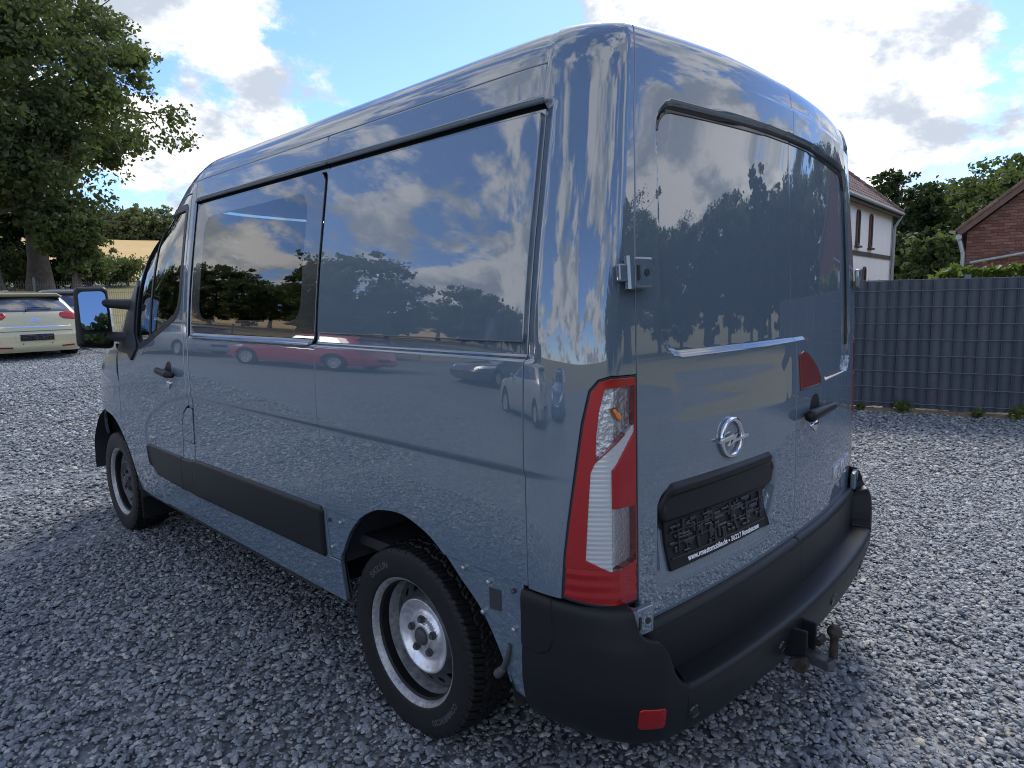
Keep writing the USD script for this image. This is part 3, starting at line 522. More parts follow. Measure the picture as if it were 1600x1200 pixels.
        top = red.difference(sbox(5.4, .6, 5.8, .826)); low = red.intersection(sbox(5.4, .6, 5.8, .823))
        rib = lambda a, v: .0009 * np.abs(((v - .82) / .0125) % 1 - .5) * 2; ribl = lambda a, v: .0012 * np.abs(((v - .72) / .03) % 1 - .5) * 2
        for n, p, m, off, ff, h in (('red_lens', top, 'red_lens', .0, None, .012), ('red_lens', low, 'red_lens', -.002, ribl, .005), ('indicator_bowl', bulb, 'bulb_chamber', -.018, None, .01), ('indicator_lens', bulb, 'clear_lens', .0, None, .02), ('reversing_lens', band, 'silver_lens', -.003, rib, .004), ('reversing_bowl', crystal, 'crystal_lens', -.022, None, .006), ('crystal_lens', crystal, 'clear_lens', -.0, None, .02), ('red_lens', wedge, 'red_lens', .001, None, .012)):
            for g in shapely.get_parts(T(p).buffer(0)):
                if g.area > 2e-4: A(n, g, m, h=h, off=off, r=.0015, depth=.034 if m in ('red_lens', 'silver_lens') else .0015, parent=L, offf=ff)
        if not mir: add(L, 'bulb', sh.place(tri(hull_spheres([(0, .012, 0), (.012, -.006, .0)], [.0085, .009])), 5.612, 1.225, -.008), 'amber', smooth=True)
    tail(False, 'left-hand tail lamp'); tail(True, 'right-hand tail lamp')
    # --- rear bumper
    bo = [(1.025, 1.2), (1.026, .60), (1.027, .45), (1.025, .36), (1.013, .25), (.988, .155), (.948, .085), (.88, .030)]
    bow = lambda x: np.interp(x, [0, .15, .3, .45, .6, .75, .88], [-.056, -.054, -.048, -.038, -.024, -.003, .030])
    C = Shell(bo, bow, [(.30, .965, .335, .05, 0), (.345, .985, .345, .03, 0), (.40, 1.022, .40, .012, 0), (.45, 1.034, .45, .004, 0), (.50, 1.038, .50, .0, 0), (.58, 1.036, .58, .003, 0), (.62, 1.035, .62, .008, 0), (.65, 1.034, .65, .018, 0), (.70, 1.033, .70, .034, 0), (.722, 1.028, .720, .042, 0), (.735, 1.01, .731, .062, 0), (.80, .94, .735, .14, 0)], 5, 6, .0, .5, soft=14, crease=14)
    E = Shell(bo, bow, [(.30, .965, .335, .05, 0), (.345, .985, .345, .03, 0), (.40, 1.022, .40, .012, 0), (.47, 1.037, .47, .001, 0), (.492, 1.0355, .490, .002, 0), (.500, 1.030, .4965, .008, 0), (.512, 1.018, .499, .02, 0), (.54, .99, .501, .048, 0), (.64, .90, .506, .15, 0)], 5, 6, .0, .5, soft=14, crease=14)
    bs = lambda x, v=.5: float(C.x2s(-x, v)[0]); b0 = float(C.y2s(.392, .5)[0]); be = bs(.80)
    corner = Polygon([(b0, .345), (b0, .735)] + [(C.sc - .075, .738), (C.sc - .064, .725), (C.sc - .060, .665), (C.sc - .045, .648), (C.sc - .01, .640), (C.sc + .006, .62), (bs(.862), .585), (bs(.850), .55), (bs(.83), .518), (be, .498)] + [(be, .345)])
    block = Polygon([(b0 + .02, .8), (b0 + .10, .8), (b0 + .10, .62), (b0 + .085, .585), (b0 + .055, .57), (b0, .575), (b0, .8)]).intersection(corner)
    RB = add(V, 'rear_bumper', E.panel(Polygon([(be + .003, .345), (2 * E.smax - be - .003, .345), (2 * E.smax - be - .003, .62), (be + .003, .62)]), .014, 0., .002, .02), 'black_plastic')
    for mir in (0, 1):
        for n, p in (('bumper_corner', corner.difference(block.buffer(.003))), ('bumper_block', block)):
            p = C.mirror(p) if mir else p
            add(RB, n, C.panel(p, .011, .004 if n == 'bumper_block' else 0., .008, .07 if n == 'bumper_corner' else .02), 'black_plastic')
        rp = rounded([(be - .155, .418), (be - .085, .413), (be - .082, .468), (be - .15, .474)], .008); rp = C.mirror(rp) if mir else rp
        add(RB, 'reflector', C.panel(rp, .02, .004, .003, .004), 'red_lens')
    for x in (-.765, -.31, .14, .56):
        v0 = .415 if abs(x) > .5 else .425; s0 = float(E.x2s(x, v0)[0])
        add(RB, 'parking_sensor', E.put(lathe([(.0, .004), (.012, .004), (.014, .002), (.0165, .0005), (.018, .004), (.0205, .004), (.022, .0)], 24, 'x').apply_transform(trimesh.transformations.rotation_matrix(-np.pi / 2, [0, 1, 0])), s0, v0, .0), 'black_gloss', smooth=40)
    # --- tow hitch
    H = group_node(V, 'tow_hitch')
    tz = np.array([-.185, -.062, .42])
    add(H, 'bracket', cat([rbox(tz + (-.06, .01, .0), (.014, .085, .10), .004), rbox(tz + (.02, .01, .0), (.014, .085, .10), .004), rbox(tz + (-.015, .03, .01), (.10, .03, .09), .004)]), 'black_plastic', smooth=40)
    add(H, 'tow_bar', cat([rbox(tz + (-.01, -.04, -.055), (.045, .12, .030), .006, rz=-12), tube([tz + (-.10, .0, -.05), tz + (.07, .0, -.05)], .011, 12)]), 'dark_metal', smooth=40)
    add(H, 'coupling_pin', tube([tz + (-.09, -.02, -.055), tz + (-.06, -.02, -.055)], .024, 16), 'rusty_steel', smooth=40); add(H, 'lock_lever', tube([tz + (.025, -.035, -.02), tz + (.06, -.04, -.015)], .013, 14), 'rusty_steel', smooth=40)
    add(H, 'tow_ball', cat([tri(m3.Manifold.sphere(.023, 28).translate(tuple(tz + (.025, -.085, .035)))), tube([tz + (.025, -.085, -.05), tz + (.025, -.085, .02)], .013, 14)]), 'rusty_steel', smooth=50)
    # --- wheels, wheel housings, underbody
    wheel(V, 'wheel', (-.858, 1.0, .328), True, 'left rear wheel with bright hub', 'silver_wheel', word=[('SAILUN', 35, .022), ('COMMERCIO', -135, .018)])
    wheel(V, 'wheel', (-.862, 4.182, .328), True, 'left front wheel with dark disc', 'grey_wheel'); wheel(V, 'wheel', (.858, 1.0, .328), False, 'right rear wheel', 'silver_wheel', False); wheel(V, 'wheel', (.862, 4.182, .328), False, 'right front wheel', 'grey_wheel', False)
    for yc, ap in ((1.0, arch_r), (4.18, arch_f)):
        pts = np.array([p for p in ap.buffer(.012).exterior.coords if p[1] > .31]); pts = pts[np.argsort(-np.arctan2(pts[:, 1] - .3, pts[:, 0] - yc))]
        for sx in (-1, 1):
            a = np.stack([np.full(len(pts), sx * .985), pts[:, 0], pts[:, 1]], 1); b = a.copy(); b[:, 0] = sx * .60; n = len(a); k = np.arange(n - 1)
            c = np.array([[sx * .60, yc, .3]]); f = np.vstack([np.stack([k, k + 1, n + k + 1], 1), np.stack([k, n + k + 1, n + k], 1), np.stack([n + k, n + k + 1, np.full(n - 1, 2 * n)], 1)])
            add(V, 'wheel_housing', trimesh.Trimesh(np.vstack([a, b, c]), f if sx < 0 else f[:, ::-1], process=False), 'dark_inside')
    [add(V, 'mud_flap', rbox((s * .86, 3.755, .30), (.22, .012, .28), .004), 'black_plastic') for s in (-1, 1)]
    add(V, 'underbody', cat([bx((0, 2.5, .36), (1.16, 4.6, .10)), bx((0, 2.75, .37), (1.9, 2.3, .08)), bx((0, .33, .38), (1.7, .34, .06)), bx((0, 1.0, .30), (1.0, .08, .08))]), 'dark_inside')
    # --- cab: floor, seats, dashboard, wheel, bulkhead
    I = group_node(V, 'cabin')
    add(I, 'floor', bx((0, 2.6, .62), (1.86, 3.0, .04)), 'dark_inside'); add(I, 'dashboard', cat([rbox((0, 3.72, 1.10), (1.8, .5, .34), .08), rbox((-.42, 3.50, 1.22), (.42, .2, .1), .04)]), 'dash_plastic', smooth=40)
    for sx in (-.52, .20, .62):
        w = .5 if sx < 0 else .42
        add(I, 'seat', cat([rbox((sx, 2.92, .92), (w, .52, .18), .06), rbox((sx, 2.66, 1.28), (w, .16, .70), .06, rx=-8), rbox((sx, 2.60, 1.72), (.26, .10, .20), .045)]), 'seat_cloth', smooth=40)
    t = trimesh.creation.torus(.20, .016, 40, 10); t.apply_transform(trimesh.transformations.rotation_matrix(math.radians(60), [1, 0, 0])); t.apply_translation([-.50, 3.34, 1.26]); add(I, 'steering_wheel', cat([t, tube([(-.5, 3.34, 1.26), (-.5, 3.5, 1.18)], .035, 12)]), 'dash_plastic', smooth=40)
    # --- mirrors
    for m in (-1, 1):
        K = group_node(V, 'door_mirror', 'left-hand door mirror' if m < 0 else 'right-hand door mirror'); X = lambda p: (m * p[0], p[1], p[2])
        hs = tri(hull_spheres([X(p) for p in ((1.183, 3.80, 1.60), (1.063, 3.80, 1.605), (1.203, 3.80, 1.30), (1.063, 3.80, 1.285), (1.15, 3.88, 1.55), (1.10, 3.89, 1.36))], [.03, .03, .028, .028, .05, .05]))
        hv2 = np.array(hs.vertices); hv2[:, 1] += .118 * (hv2[:, 2] - 1.45); hs = trimesh.Trimesh(hv2, hs.faces, process=False); add(K, 'housing', hs, 'black_plastic', smooth=50)
        def face(pts, r):
            pl = rounded([(p[0], p[1]) for p in pts], r); e = trimesh.creation.extrude_polygon(pl, .006); v = np.array(e.vertices); return trimesh.Trimesh(np.stack([m * v[:, 0], 3.763 - v[:, 2] + .14 * (v[:, 0] - 1.14) + .118 * (v[:, 1] - 1.45), v[:, 1]], 1), e.faces if m > 0 else e.faces, process=False)
        for n, pts, r in (('mirror_glass', [(1.063, 1.375), (1.203, 1.375), (1.200, 1.60), (1.063, 1.605)], .028), ('wide_angle_glass', [(1.068, 1.285), (1.193, 1.29), (1.206, 1.352), (1.066, 1.352)], .02)):
            g = face(pts, r); g.fix_normals(); add(K, n, g, 'mirror_silver')
        add(K, 'arm', cat([tri(hull_spheres([X((1.10, 3.83, 1.535)), X((.965, 3.60, 1.52))], [.022, .034])), tri(hull_spheres([X((1.10, 3.83, 1.335)), X((.985, 3.60, 1.325))], [.022, .038]))]), 'black_plastic', smooth=50)
    return V
van()
# ------------------------------------------------------------------ ground
def terrain(x, y):
    """height of the land: flat yard, a slow rise ahead, and a field climbing the hill beyond the oaks"""
    x, y = np.asarray(x, float), np.asarray(y, float); r = np.hypot(x + 2.3, y + .8); az = np.degrees(np.arctan2(x + 2.3, y + .8))
    h = .42 * sm(4.5, 11.5, y)
    w = sm(-75, -35, az) * (1 - sm(45, 85, az))
    hill = np.interp(r, [0, 16, 22, 40, 60, 90, 140, 210, 300, 700], [0, 0, .25, 1.75, 3.4, 6.4, 11.6, 18.6, 24, 30])
    w2 = np.clip(1 - w, 0, 1); other = np.interp(r, [0, 40, 120, 300, 700], [0, 0, 1.5, 9, 22])
    return h + hill * w + other * w2
def sheet(xs, ys, off=0., keep=None):
    X, Y = np.meshgrid(xs, ys, indexing='ij'); v = np.stack([X, Y, terrain(X, Y) + off], -1).reshape(-1, 3); n, m = len(xs), len(ys)
    i, j = np.meshgrid(np.arange(n - 1), np.arange(m - 1), indexing='ij'); q = np.stack([i * m + j, (i + 1) * m + j, (i + 1) * m + j + 1, i * m + j + 1], -1).reshape(-1, 4)
    if keep is not None: c = v[q].mean(1); q = q[keep(c[:, 0], c[:, 1])]
    t = trimesh.Trimesh(v, np.vstack([q[:, [0, 1, 2]], q[:, [0, 2, 3]]]), process=False); t.remove_unreferenced_vertices(); return t
axis = np.r_[-700, -500, -350, -250, np.arange(-180, -60, 12), np.arange(-60, 60, 2.), np.arange(60, 180, 12), 180, 250, 350, 500, 700]
def two_noise(name, c1, c2, c3, s1, s2, rough=.9, bump=None):
    n = {'g': ('geometry', {}), 'a': ('noise_texture', dict(scale=s1, detail=6.0, roughness=.65)), 'b': ('noise_texture', dict(scale=s2, detail=3.0)),
         'ra': ('rgb_ramp', dict(ramp=[(.3, c1), (.7, c2)])), 'rb': ('rgb_ramp', dict(ramp=[(.35, (0, 0, 0)), (.75, (1, 1, 1))])), 'm': ('mix_color', dict(b=c3)), 'p': ('principled_bsdf', dict(roughness=rough))}
    l = [('g.position', 'a.vector'), ('g.position', 'b.vector'), ('a.fac', 'ra.fac'), ('b.fac', 'rb.fac'), ('rb.color', 'm.fac'), ('ra.color', 'm.a'), ('m.result', 'p.base_color')]
    if bump: n['bn'] = ('noise_texture', dict(scale=bump[0], detail=3.0)); n['bp'] = ('bump', dict(strength=bump[1], distance=bump[2])); l += [('g.position', 'bn.vector'), ('bn.fac', 'bp.height'), ('bp.normal', 'p.normal')]
    return mat(name, n, l)
two_noise('dry_grass', (.20, .17, .07), (.10, .12, .04), (.26, .21, .10), .6, 9., bump=(20., .6, .05))
# stubble field: pale straw in drilled rows
mat('stubble', {'g': ('geometry', {}), 'a': ('noise_texture', dict(scale=.35, detail=5.0)), 'mp': ('mapping', dict(scale=(.06, .5, .35), rotation=(0, 0, .25))), 'b': ('noise_texture', dict(scale=1.1, detail=5.0, roughness=.7)), 'r': ('rgb_ramp', dict(ramp=[(.3, (.38, .25, .085)), (.55, (.50, .34, .13)), (.75, (.58, .42, .19))])), 'm': ('mix_float', dict(fac=.6)), 'p': ('principled_bsdf', dict(roughness=.95))},
    [('g.position', 'a.vector'), ('g.position', 'mp.vector'), ('mp.vector', 'b.vector'), ('a.fac', 'm.a'), ('b.fac', 'm.b'), ('m.result', 'r.fac'), ('r.color', 'p.base_color')])
# crushed slate
def gravel_mat(name, stones):
    n = {'g': ('geometry', {}), 'p': ('principled_bsdf', dict(roughness=.55, specular_ior_level=.35))}; l = []
    ramp = [(0, (.105, .119, .135)), (.3, (.175, .195, .214)), (.65, (.238, .26, .28)), (.9, (.315, .332, .345)), (.975, (.43, .43, .417)), (1., (.47, .41, .32))]
    if stones:
        n['r'] = ('rgb_ramp', dict(ramp=ramp)); n['at'] = ('attribute', dict(attribute='tone')); l += [('at.fac', 'r.fac')]
        n['n'] = ('noise_texture', dict(scale=160., detail=3.0)); n['nr'] = ('rgb_ramp', dict(ramp=[(.2, (.72, .72, .72)), (.8, (1.2, 1.2, 1.2))])); n['mm'] = ('mix_color', dict(blend_type='multiply', fac=1.0, use_clamp=False))
        n['wn'] = ('noise_texture', dict(scale=.45, detail=3.0)); n['wr'] = ('rgb_ramp', dict(ramp=[(.3, (.82, .84, .86)), (.7, (1.16, 1.15, 1.13))])); n['m3'] = ('mix_color', dict(blend_type='multiply', fac=1.0, use_clamp=False))
        n['b'] = ('bump', dict(strength=.35, distance=.003))
        l += [('g.position', 'n.vector'), ('n.fac', 'nr.fac'), ('r.color', 'mm.a'), ('nr.color', 'mm.b'), ('g.position', 'wn.vector'), ('wn.fac', 'wr.fac'), ('mm.result', 'm3.a'), ('wr.color', 'm3.b'), ('m3.result', 'p.base_color'), ('n.fac', 'b.height'), ('b.normal', 'p.normal')]
    else:
        n['v'] = ('voronoi_texture', dict(scale=42.)); n['v2'] = ('voronoi_texture', dict(scale=42., feature='distance_to_edge')); n['s'] = ('separate_color', {}); n['r'] = ('rgb_ramp', dict(ramp=ramp)); n['b'] = ('bump', dict(strength=1.0, distance=.02))
        n['wn'] = ('noise_texture', dict(scale=.45, detail=3.0)); n['wr'] = ('rgb_ramp', dict(ramp=[(.3, (.50, .52, .54)), (.7, (.72, .71, .70))])); n['m3'] = ('mix_color', dict(blend_type='multiply', fac=1.0, use_clamp=False))
        l += [('g.position', 'v.vector'), ('g.position', 'v2.vector'), ('v.color', 's.color'), ('s.r', 'r.fac'), ('g.position', 'wn.vector'), ('wn.fac', 'wr.fac'), ('r.color', 'm3.a'), ('wr.color', 'm3.b'), ('m3.result', 'p.base_color'), ('s.g', 'b.height'), ('b.normal', 'p.normal')]
    return mat(name, n, l)
gravel_mat('gravel_bed', False); gravel_mat('gravel_stone', True)
add('/World', 'ground', sheet(axis, axis, -.03), 'dry_grass', smooth=True, kind='structure')
LOTX, LOTY = (-26., 9.05), (-16., 19.2)
add('/World', 'gravel_yard', sheet(np.arange(LOTX[0], LOTX[1] + .01, .5517), np.arange(LOTY[0], LOTY[1] + .01, .55), -.008), 'gravel_bed', smooth=True, kind='structure')
# lower-left meadow strip and the field on the hill, each a sheet above the ground
def infield(x, y):
    r, az = np.hypot(x + 2.3, y + .8), np.degrees(np.arctan2(x + 2.3, y + .8)); return (r > 52) & (r < 215) & (az > -40) & (az < 44)
add('/World', 'stubble_field', sheet(np.arange(-150, 175, 3.), np.arange(30, 240, 3.), .06, infield), 'stubble', smooth=True, kind='structure')
# loose stones: patches of a square metre, laid over the yard
def stone_patch(seed, size, n, lo, hi):
    R = np.random.default_rng(seed); ico = trimesh.creation.icosahedron(); bv, bf = np.array(ico.vertices), np.array(ico.faces)
    V, F = [], []
    px, py = R.uniform(-size / 2, size / 2, n), R.uniform(-size / 2, size / 2, n)
    L = np.exp(R.normal(math.log(math.sqrt(lo * hi)), .40, n)).clip(lo * .5, hi * 1.5)
    sc = np.stack([L, L * R.uniform(.5, .95, n), L * R.uniform(.24, .5, n)], 1) * .5
    jit = 1 + R.uniform(-.28, .22, (n, 12, 1)); vv = bv[None] * jit; vv = np.clip(vv, -.82, .82) * sc[:, None]
    a, b, c = R.uniform(0, 2 * np.pi, n), R.normal(0, .24, n), R.normal(0, .24, n)
    def rot(v, i, j, t): o = v.copy(); ct, st = np.cos(t)[:, None], np.sin(t)[:, None]; o[..., i] = v[..., i] * ct - v[..., j] * st; o[..., j] = v[..., i] * st + v[..., j] * ct; return o
    vv = rot(rot(rot(vv, 0, 1, a), 1, 2, b), 0, 2, c)
    zz = R.uniform(-.2, 1.0, n) * sc[:, 2] + R.uniform(0, .006, n)
    vv = vv + np.stack([px, py, zz], 1)[:, None]
    return trimesh.Trimesh(vv.reshape(-1, 3), (bf[None] + 12 * np.arange(n)[:, None, None]).reshape(-1, 3), process=False)
def scatter():
    pi = UsdGeom.PointInstancer.Define(stage, '/World/gravel'); tagp(pi.GetPrim(), 'loose crushed grey slate gravel covering the whole yard', 'gravel', kind='stuff')
    protos = [add('/World/gravel', 'stone_patch', stone_patch(11 + k, 1.04, 4400, .0145, .029), 'gravel_stone', tone=np.repeat(np.random.default_rng(50 + k).uniform(0, 1, 4400), 12)) for k in range(3)] + [add('/World/gravel', 'stone_patch', stone_patch(31 + k, 2.06, 7000, .022, .040), 'gravel_stone', tone=np.repeat(np.random.default_rng(60 + k).uniform(0, 1, 7000), 12)) for k in range(2)]
    for p in protos: pi.CreatePrototypesRel().AddTarget(p)
    R = np.random.default_rng(3); pos, idx, ori = [], [], []
    def visible(x, y, s):
        d = np.array([x, y, 0]) - CAM; zz = d @ FWD
        if zz < -.6: return False
        u, v = d @ RIGHT / max(zz, .3), d @ UP / max(zz, .3); m = .3 + 1.0 * s / max(zz, .6)
        return abs(u) < .78 + m and v < .2 + m and v > -.59 - m
    def put(x, y, k, s):
        pos.append((x, y, float(terrain(x, y)))); idx.append(k); t = R.integers(4) * np.pi / 4; e = s * .5
        th = math.atan2(float(terrain(x, y + e) - terrain(x, y - e)), 2 * e) / 2; ori.append((math.cos(th) * math.cos(t), math.sin(th) * math.cos(t), -math.sin(th) * math.sin(t), math.cos(th) * math.sin(t)))
    near = lambda x, y: np.hypot(x + 2.3, y + .8) < 5.6
    for i in range(-7, 4):
        for j in range(-3, 8):
            for a in range(2):
                for b in range(2):
                    x, y = 2 * i + a + .5, 2 * j + b + .5
                    if near(2 * i + 1, 2 * j + 1):
                        if visible(x, y, 1) and x < 7.9 and not (-.2 < x < .4 and .9 < y): put(x, y, int(R.integers(3)), 1)
    for i in range(-13, 4):
        for j in range(-4, 9):
            x, y = 2 * i + 1, 2 * j + 1
            if not near(x, y) and x < 8 and visible(x, y, 2) and True: put(x, y, 3 + int(R.integers(2)), 2)
    pi.CreatePositionsAttr(Vt.Vec3fArray.FromNumpy(np.array(pos, np.float32))); pi.CreateProtoIndicesAttr(Vt.IntArray.FromNumpy(np.array(idx, np.int32)))
    pi.CreateOrientationsAttr([Gf.Quath(*map(float, o)) for o in ori])
scatter()

# ------------------------------------------------------------------ fences
[pbr('slat_pvc_' + k, c, rough=r, noise=(3., .14), bump=(240., .1, .002)) for k, c, r in (('a', (.040, .050, .066), .5), ('b', (.047, .057, .073), .55), ('c', (.035, .045, .061), .45))]
pbr('fence_wire', (.11, .13, .155), rough=.45, metal=.2)
pbr('galvanised', (.10, .105, .105), rough=.5, metal=.5, noise=(40., .2))
def privacy_fence():
    """runs across the far side of the yard: bowed plastic strips woven into double-rod mesh"""
    P0, P1 = np.array([8.34, -3.6]), np.array([6.03, 5.2]); d = (P1 - P0); Ln = np.hypot(*d); d = d / Ln; rz = math.degrees(math.atan2(d[1], d[0])); top = 1.66
    f = thing('privacy_fence', 'dark grey privacy fence of upright plastic slats woven through wire mesh', 'fence', (*P0, 0), rz)
    pitch = .118; R = np.random.default_rng(5); n = int(Ln / pitch)
    a = np.linspace(0, np.pi, 9); rods = np.arange(.12, 1.62, .2)
    for k in range(n):
        t, zb = 1.0 + R.uniform(-.05, .05), .05 + R.uniform(0, .02); c = (k + .5) * pitch
        prof = Polygon(np.vstack([np.stack([-.056 * np.cos(a), .020 * np.sin(a)], 1), np.stack([.056 * np.cos(a), .020 * np.sin(a) - .004 - .0], 1) * [1, 1]])).buffer(0)
        u = np.linspace(-.0605, .0605, 9); bow = .034 * (1 - (u / .0605) ** 2) * t + .006 * u / .06; lean = R.normal(0, .0035)
        v = np.array([(c + x0 + lean * (zz - .8), b - th, zz) for zz in (zb, 1.645) for th in (0, .003) for x0, b in zip(u, bow)]); F = []
        for i in range(8):
            F += [(i, i + 1, 18 + i + 1), (i, 18 + i + 1, 18 + i), (9 + i + 1, 9 + i, 27 + i), (9 + i + 1, 27 + i, 27 + i + 1), (18 + i, 18 + i + 1, 27 + i + 1), (18 + i, 27 + i + 1, 27 + i), (i + 1, i, 9 + i), (i + 1, 9 + i, 9 + i + 1)]
        F += [(0, 18, 27), (0, 27, 9), (8, 17, 35), (8, 35, 26)]
        add(f, 'slat', trimesh.Trimesh(v, F, process=False), 'slat_pvc_' + 'abc'[R.integers(3)])
    for zz in rods:
        xs = np.arange(0, Ln + .01, .059); yy = .04 + .0 * xs
        add(f, 'rail_wire', cat([tube(np.stack([[0, Ln], [.040, .040], [zz, zz]], 1), .0042, 6), tube(np.stack([[0, Ln], [-.006, -.006], [zz, zz]], 1), .004, 6)]), 'fence_wire', smooth=50)
    add(f, 'top_rail', cat([tube([(0, .012, 1.652), (Ln, .012, 1.652)], .006, 6)] + [tube([(k * pitch, .012, .04), (k * pitch, .012, 1.675)], .003, 4) for k in range(n + 1)]), 'fence_wire')
    for k in range(0, 5):
        add(f, 'post', bx((.3 + k * 2.1, -.05, .85), (.06, .04, 1.7)), 'fence_wire')
    # weeds and a low kerb at its foot
    add('/World', 'fence_footing', trimesh.util.concatenate([bx((*(P0 + d * Ln / 2 + np.array([.05, .0])), .02), (Ln, .22, .06), rz)]), 'dry_earth', kind='structure')
two_noise('dry_earth', (.16, .12, .075), (.24, .19, .13), (.10, .08, .05), 3., 14., bump=(60., .8, .02))
privacy_fence()
def mesh_fence():
    a, b = np.array([-16., 19.6]), np.array([9.0, 19.0]); n = 10; d = (b - a) / n; L = np.hypot(*d); rz = math.degrees(math.atan2(d[1], d[0]))
    z0 = float(terrain(0, 19.3)); f = thing('wire_mesh_fence', 'tall thin wire mesh fence standing behind the cream car under the oaks', 'fence', (*a, z0), rz)
    for k in range(n):
        ms = [bx((k * L + x, 0, .80), (.0055, .0055, 1.52)) for x in np.arange(.03, L, .05)] + [bx((k * L + L / 2, y, zz), (L, .006, .007)) for zz in np.arange(.06, 1.6, .2) for y in (-.006, .006)]
        add(f, 'wire_panel', cat(ms), 'galvanised'); add(f, 'post', bx((k * L, 0, .82), (.05, .04, 1.64)), 'galvanised')
mesh_fence()

# ------------------------------------------------------------------ trees and shrubs
def leaf_mat(name, dark, light, trans):
    n = {'g': ('geometry', {}), 'at': ('attribute', dict(attribute='tone')), 'r': ('rgb_ramp', dict(ramp=[(0, dark), (.6, tuple((np.array(dark) + light) / 2)), (1, light)])), 'd': ('principled_bsdf', dict(roughness=.55, specular_ior_level=.3)), 't': ('translucent_bsdf', dict(color=trans)), 'm': ('mix_closure', dict(fac=.34)),
         'wn': ('noise_texture', dict(scale=.55, detail=2.0)), 'mx': ('mix_float', dict(fac=.55))}
    return mat(name, n, [('at.fac', 'mx.a'), ('g.position', 'wn.vector'), ('wn.fac', 'mx.b'), ('mx.result', 'r.fac'), ('r.color', 'd.base_color'), ('d.BSDF', 'm.closure1'), ('t.BSDF', 'm.closure2')], surface='m.closure')
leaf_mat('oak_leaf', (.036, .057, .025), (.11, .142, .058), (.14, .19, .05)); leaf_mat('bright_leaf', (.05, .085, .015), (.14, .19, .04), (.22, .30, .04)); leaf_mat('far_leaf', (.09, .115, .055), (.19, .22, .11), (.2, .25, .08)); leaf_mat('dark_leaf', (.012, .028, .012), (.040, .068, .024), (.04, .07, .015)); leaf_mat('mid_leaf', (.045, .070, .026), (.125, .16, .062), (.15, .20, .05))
pbr('bark', (.075, .062, .050), rough=.9, noise=(4., .5), bump=(14., .9, .04))
def leaves(c, size, R, flat=.35):
    """one small bent leaf (two triangles) at each centre"""
    n = len(c); s = size * np.exp(R.normal(0, .28, n)); nrmv = nrm(R.normal(0, 1, (n, 3)) + [0, 0, .55]); t = nrm(np.cross(nrmv, R.normal(0, 1, (n, 3)))); b = np.cross(nrmv, t); s = s[:, None]
    v = np.stack([c - t * s * .5, c + b * s * .32 + nrmv * s * .10, c + t * s * .5, c - b * s * .32 + nrmv * s * .10], 1)
    i = 4 * np.arange(n)[:, None]
    return v.reshape(-1, 3), np.vstack([np.hstack([i, i + 1, i + 2]), np.hstack([i, i + 2, i + 3])])
def tree(name, label, loc, seed, height, radius, trunk_r, trunk_h, n_leaf, leaf, lmat, group=None, low=.25, cmin=None, bias=None, lean=(0, 0), squash=1., trunks=1):
    R = np.random.default_rng(seed); T = thing(name, label, 'tree', loc, 0, group); ms = []; ends = []
    cz, hz = (trunk_h + height) / 2, (height - trunk_h) / 2
    for q in range(trunks):
        off = np.array([R.uniform(-.5, .5), R.uniform(-.5, .5), 0]) * (trunks > 1) * trunk_r * 8
        top = np.array([lean[0], lean[1], height * .82]) + off
        pts = [off + (top - off) * t + np.array([R.normal(0, .12), R.normal(0, .12), 0]) * (0 < t) * height * .04 for t in np.linspace(0, 1, 9)]
        ms.append(tube(pts, [trunk_r * (1.45 if k == 0 else 1.08 - k * .118) for k in range(9)], 10))
        nb = int(26 / trunks)
        for k in range(nb):
            t = low + (.95 - low) * (k + R.uniform(0, 1)) / nb; j = min(int(t * 8), 7); p0 = np.array(pts[j]) + (np.array(pts[j + 1]) - pts[j]) * (t * 8 - j); az = k * 2.4 + R.uniform(-.4, .4)
            zt = (p0[2] - cz) / hz; reach = radius * math.sqrt(max(.12, 1 - max(-1, min(1, zt)) ** 2 * .9)) * R.uniform(.6, .98)
            d = np.array([math.cos(az), math.sin(az), R.uniform(.1, .6) * squash]); p = [p0 + d * reach * u + np.array([0, 0, -.10 * reach * u * u]) + R.normal(0, .05 * reach, 3) * (u > 0) for u in (0, .3, .62, 1)]
            r0 = trunk_r * (.42 * (1 - t) + .10); ms.append(tube(p, [r0, r0 * .7, r0 * .42, r0 * .12], 6)); ends += [p[2], p[3], (p[1] + p[2]) / 2]
            for s in range(3):
                b0 = p[1] + (p[2] - p[1]) * R.uniform(0, 1.6); e = b0 + nrm(R.normal(0, 1, 3) + d * .7) * reach * R.uniform(.25, .45); ms.append(tube([b0, (b0 + e) / 2 + R.normal(0, .03 * reach, 3), e], [r0 * .35, r0 * .22, r0 * .07], 4)); ends.append(e)
    ends = np.array(ends)
    # extra clumps over an uneven envelope
    u = nrm(R.normal(0, 1, (90, 3))); rad = (.72 + .30 * meshkit.noise(u * 2.3 + seed * 7)) ; env = u * rad[:, None] * R.uniform(.72, 1.0, (90, 1)) * [radius, radius, hz] + [lean[0] * .6, lean[1] * .6, cz]
    cl = np.vstack([ends, env]); cl = cl[cl[:, 2] > (trunk_h * .75 if cmin is None else cmin)]
    if bias is not None: cl = cl[bias(cl)]
    w = R.uniform(.4, 1.5, len(cl)); w /= w.sum(); k = R.choice(len(cl), n_leaf, p=w); sg = radius * R.uniform(.05, .125, len(cl))
    dirn = R.normal(0, 1, (n_leaf, 3)); dirn = dirn * (np.linalg.norm(dirn, axis=1, keepdims=True) ** -.35)
    c = cl[k] + dirn * sg[k][:, None] * [1, 1, .62]
    add(T, 'trunk', cat(ms), 'bark', smooth=50); v, f = leaves(c, leaf, R); add(T, 'crown', trimesh.Trimesh(v, f, process=False), lmat, tone=np.repeat(R.uniform(0, 1, len(v) // 4), 4)); return T
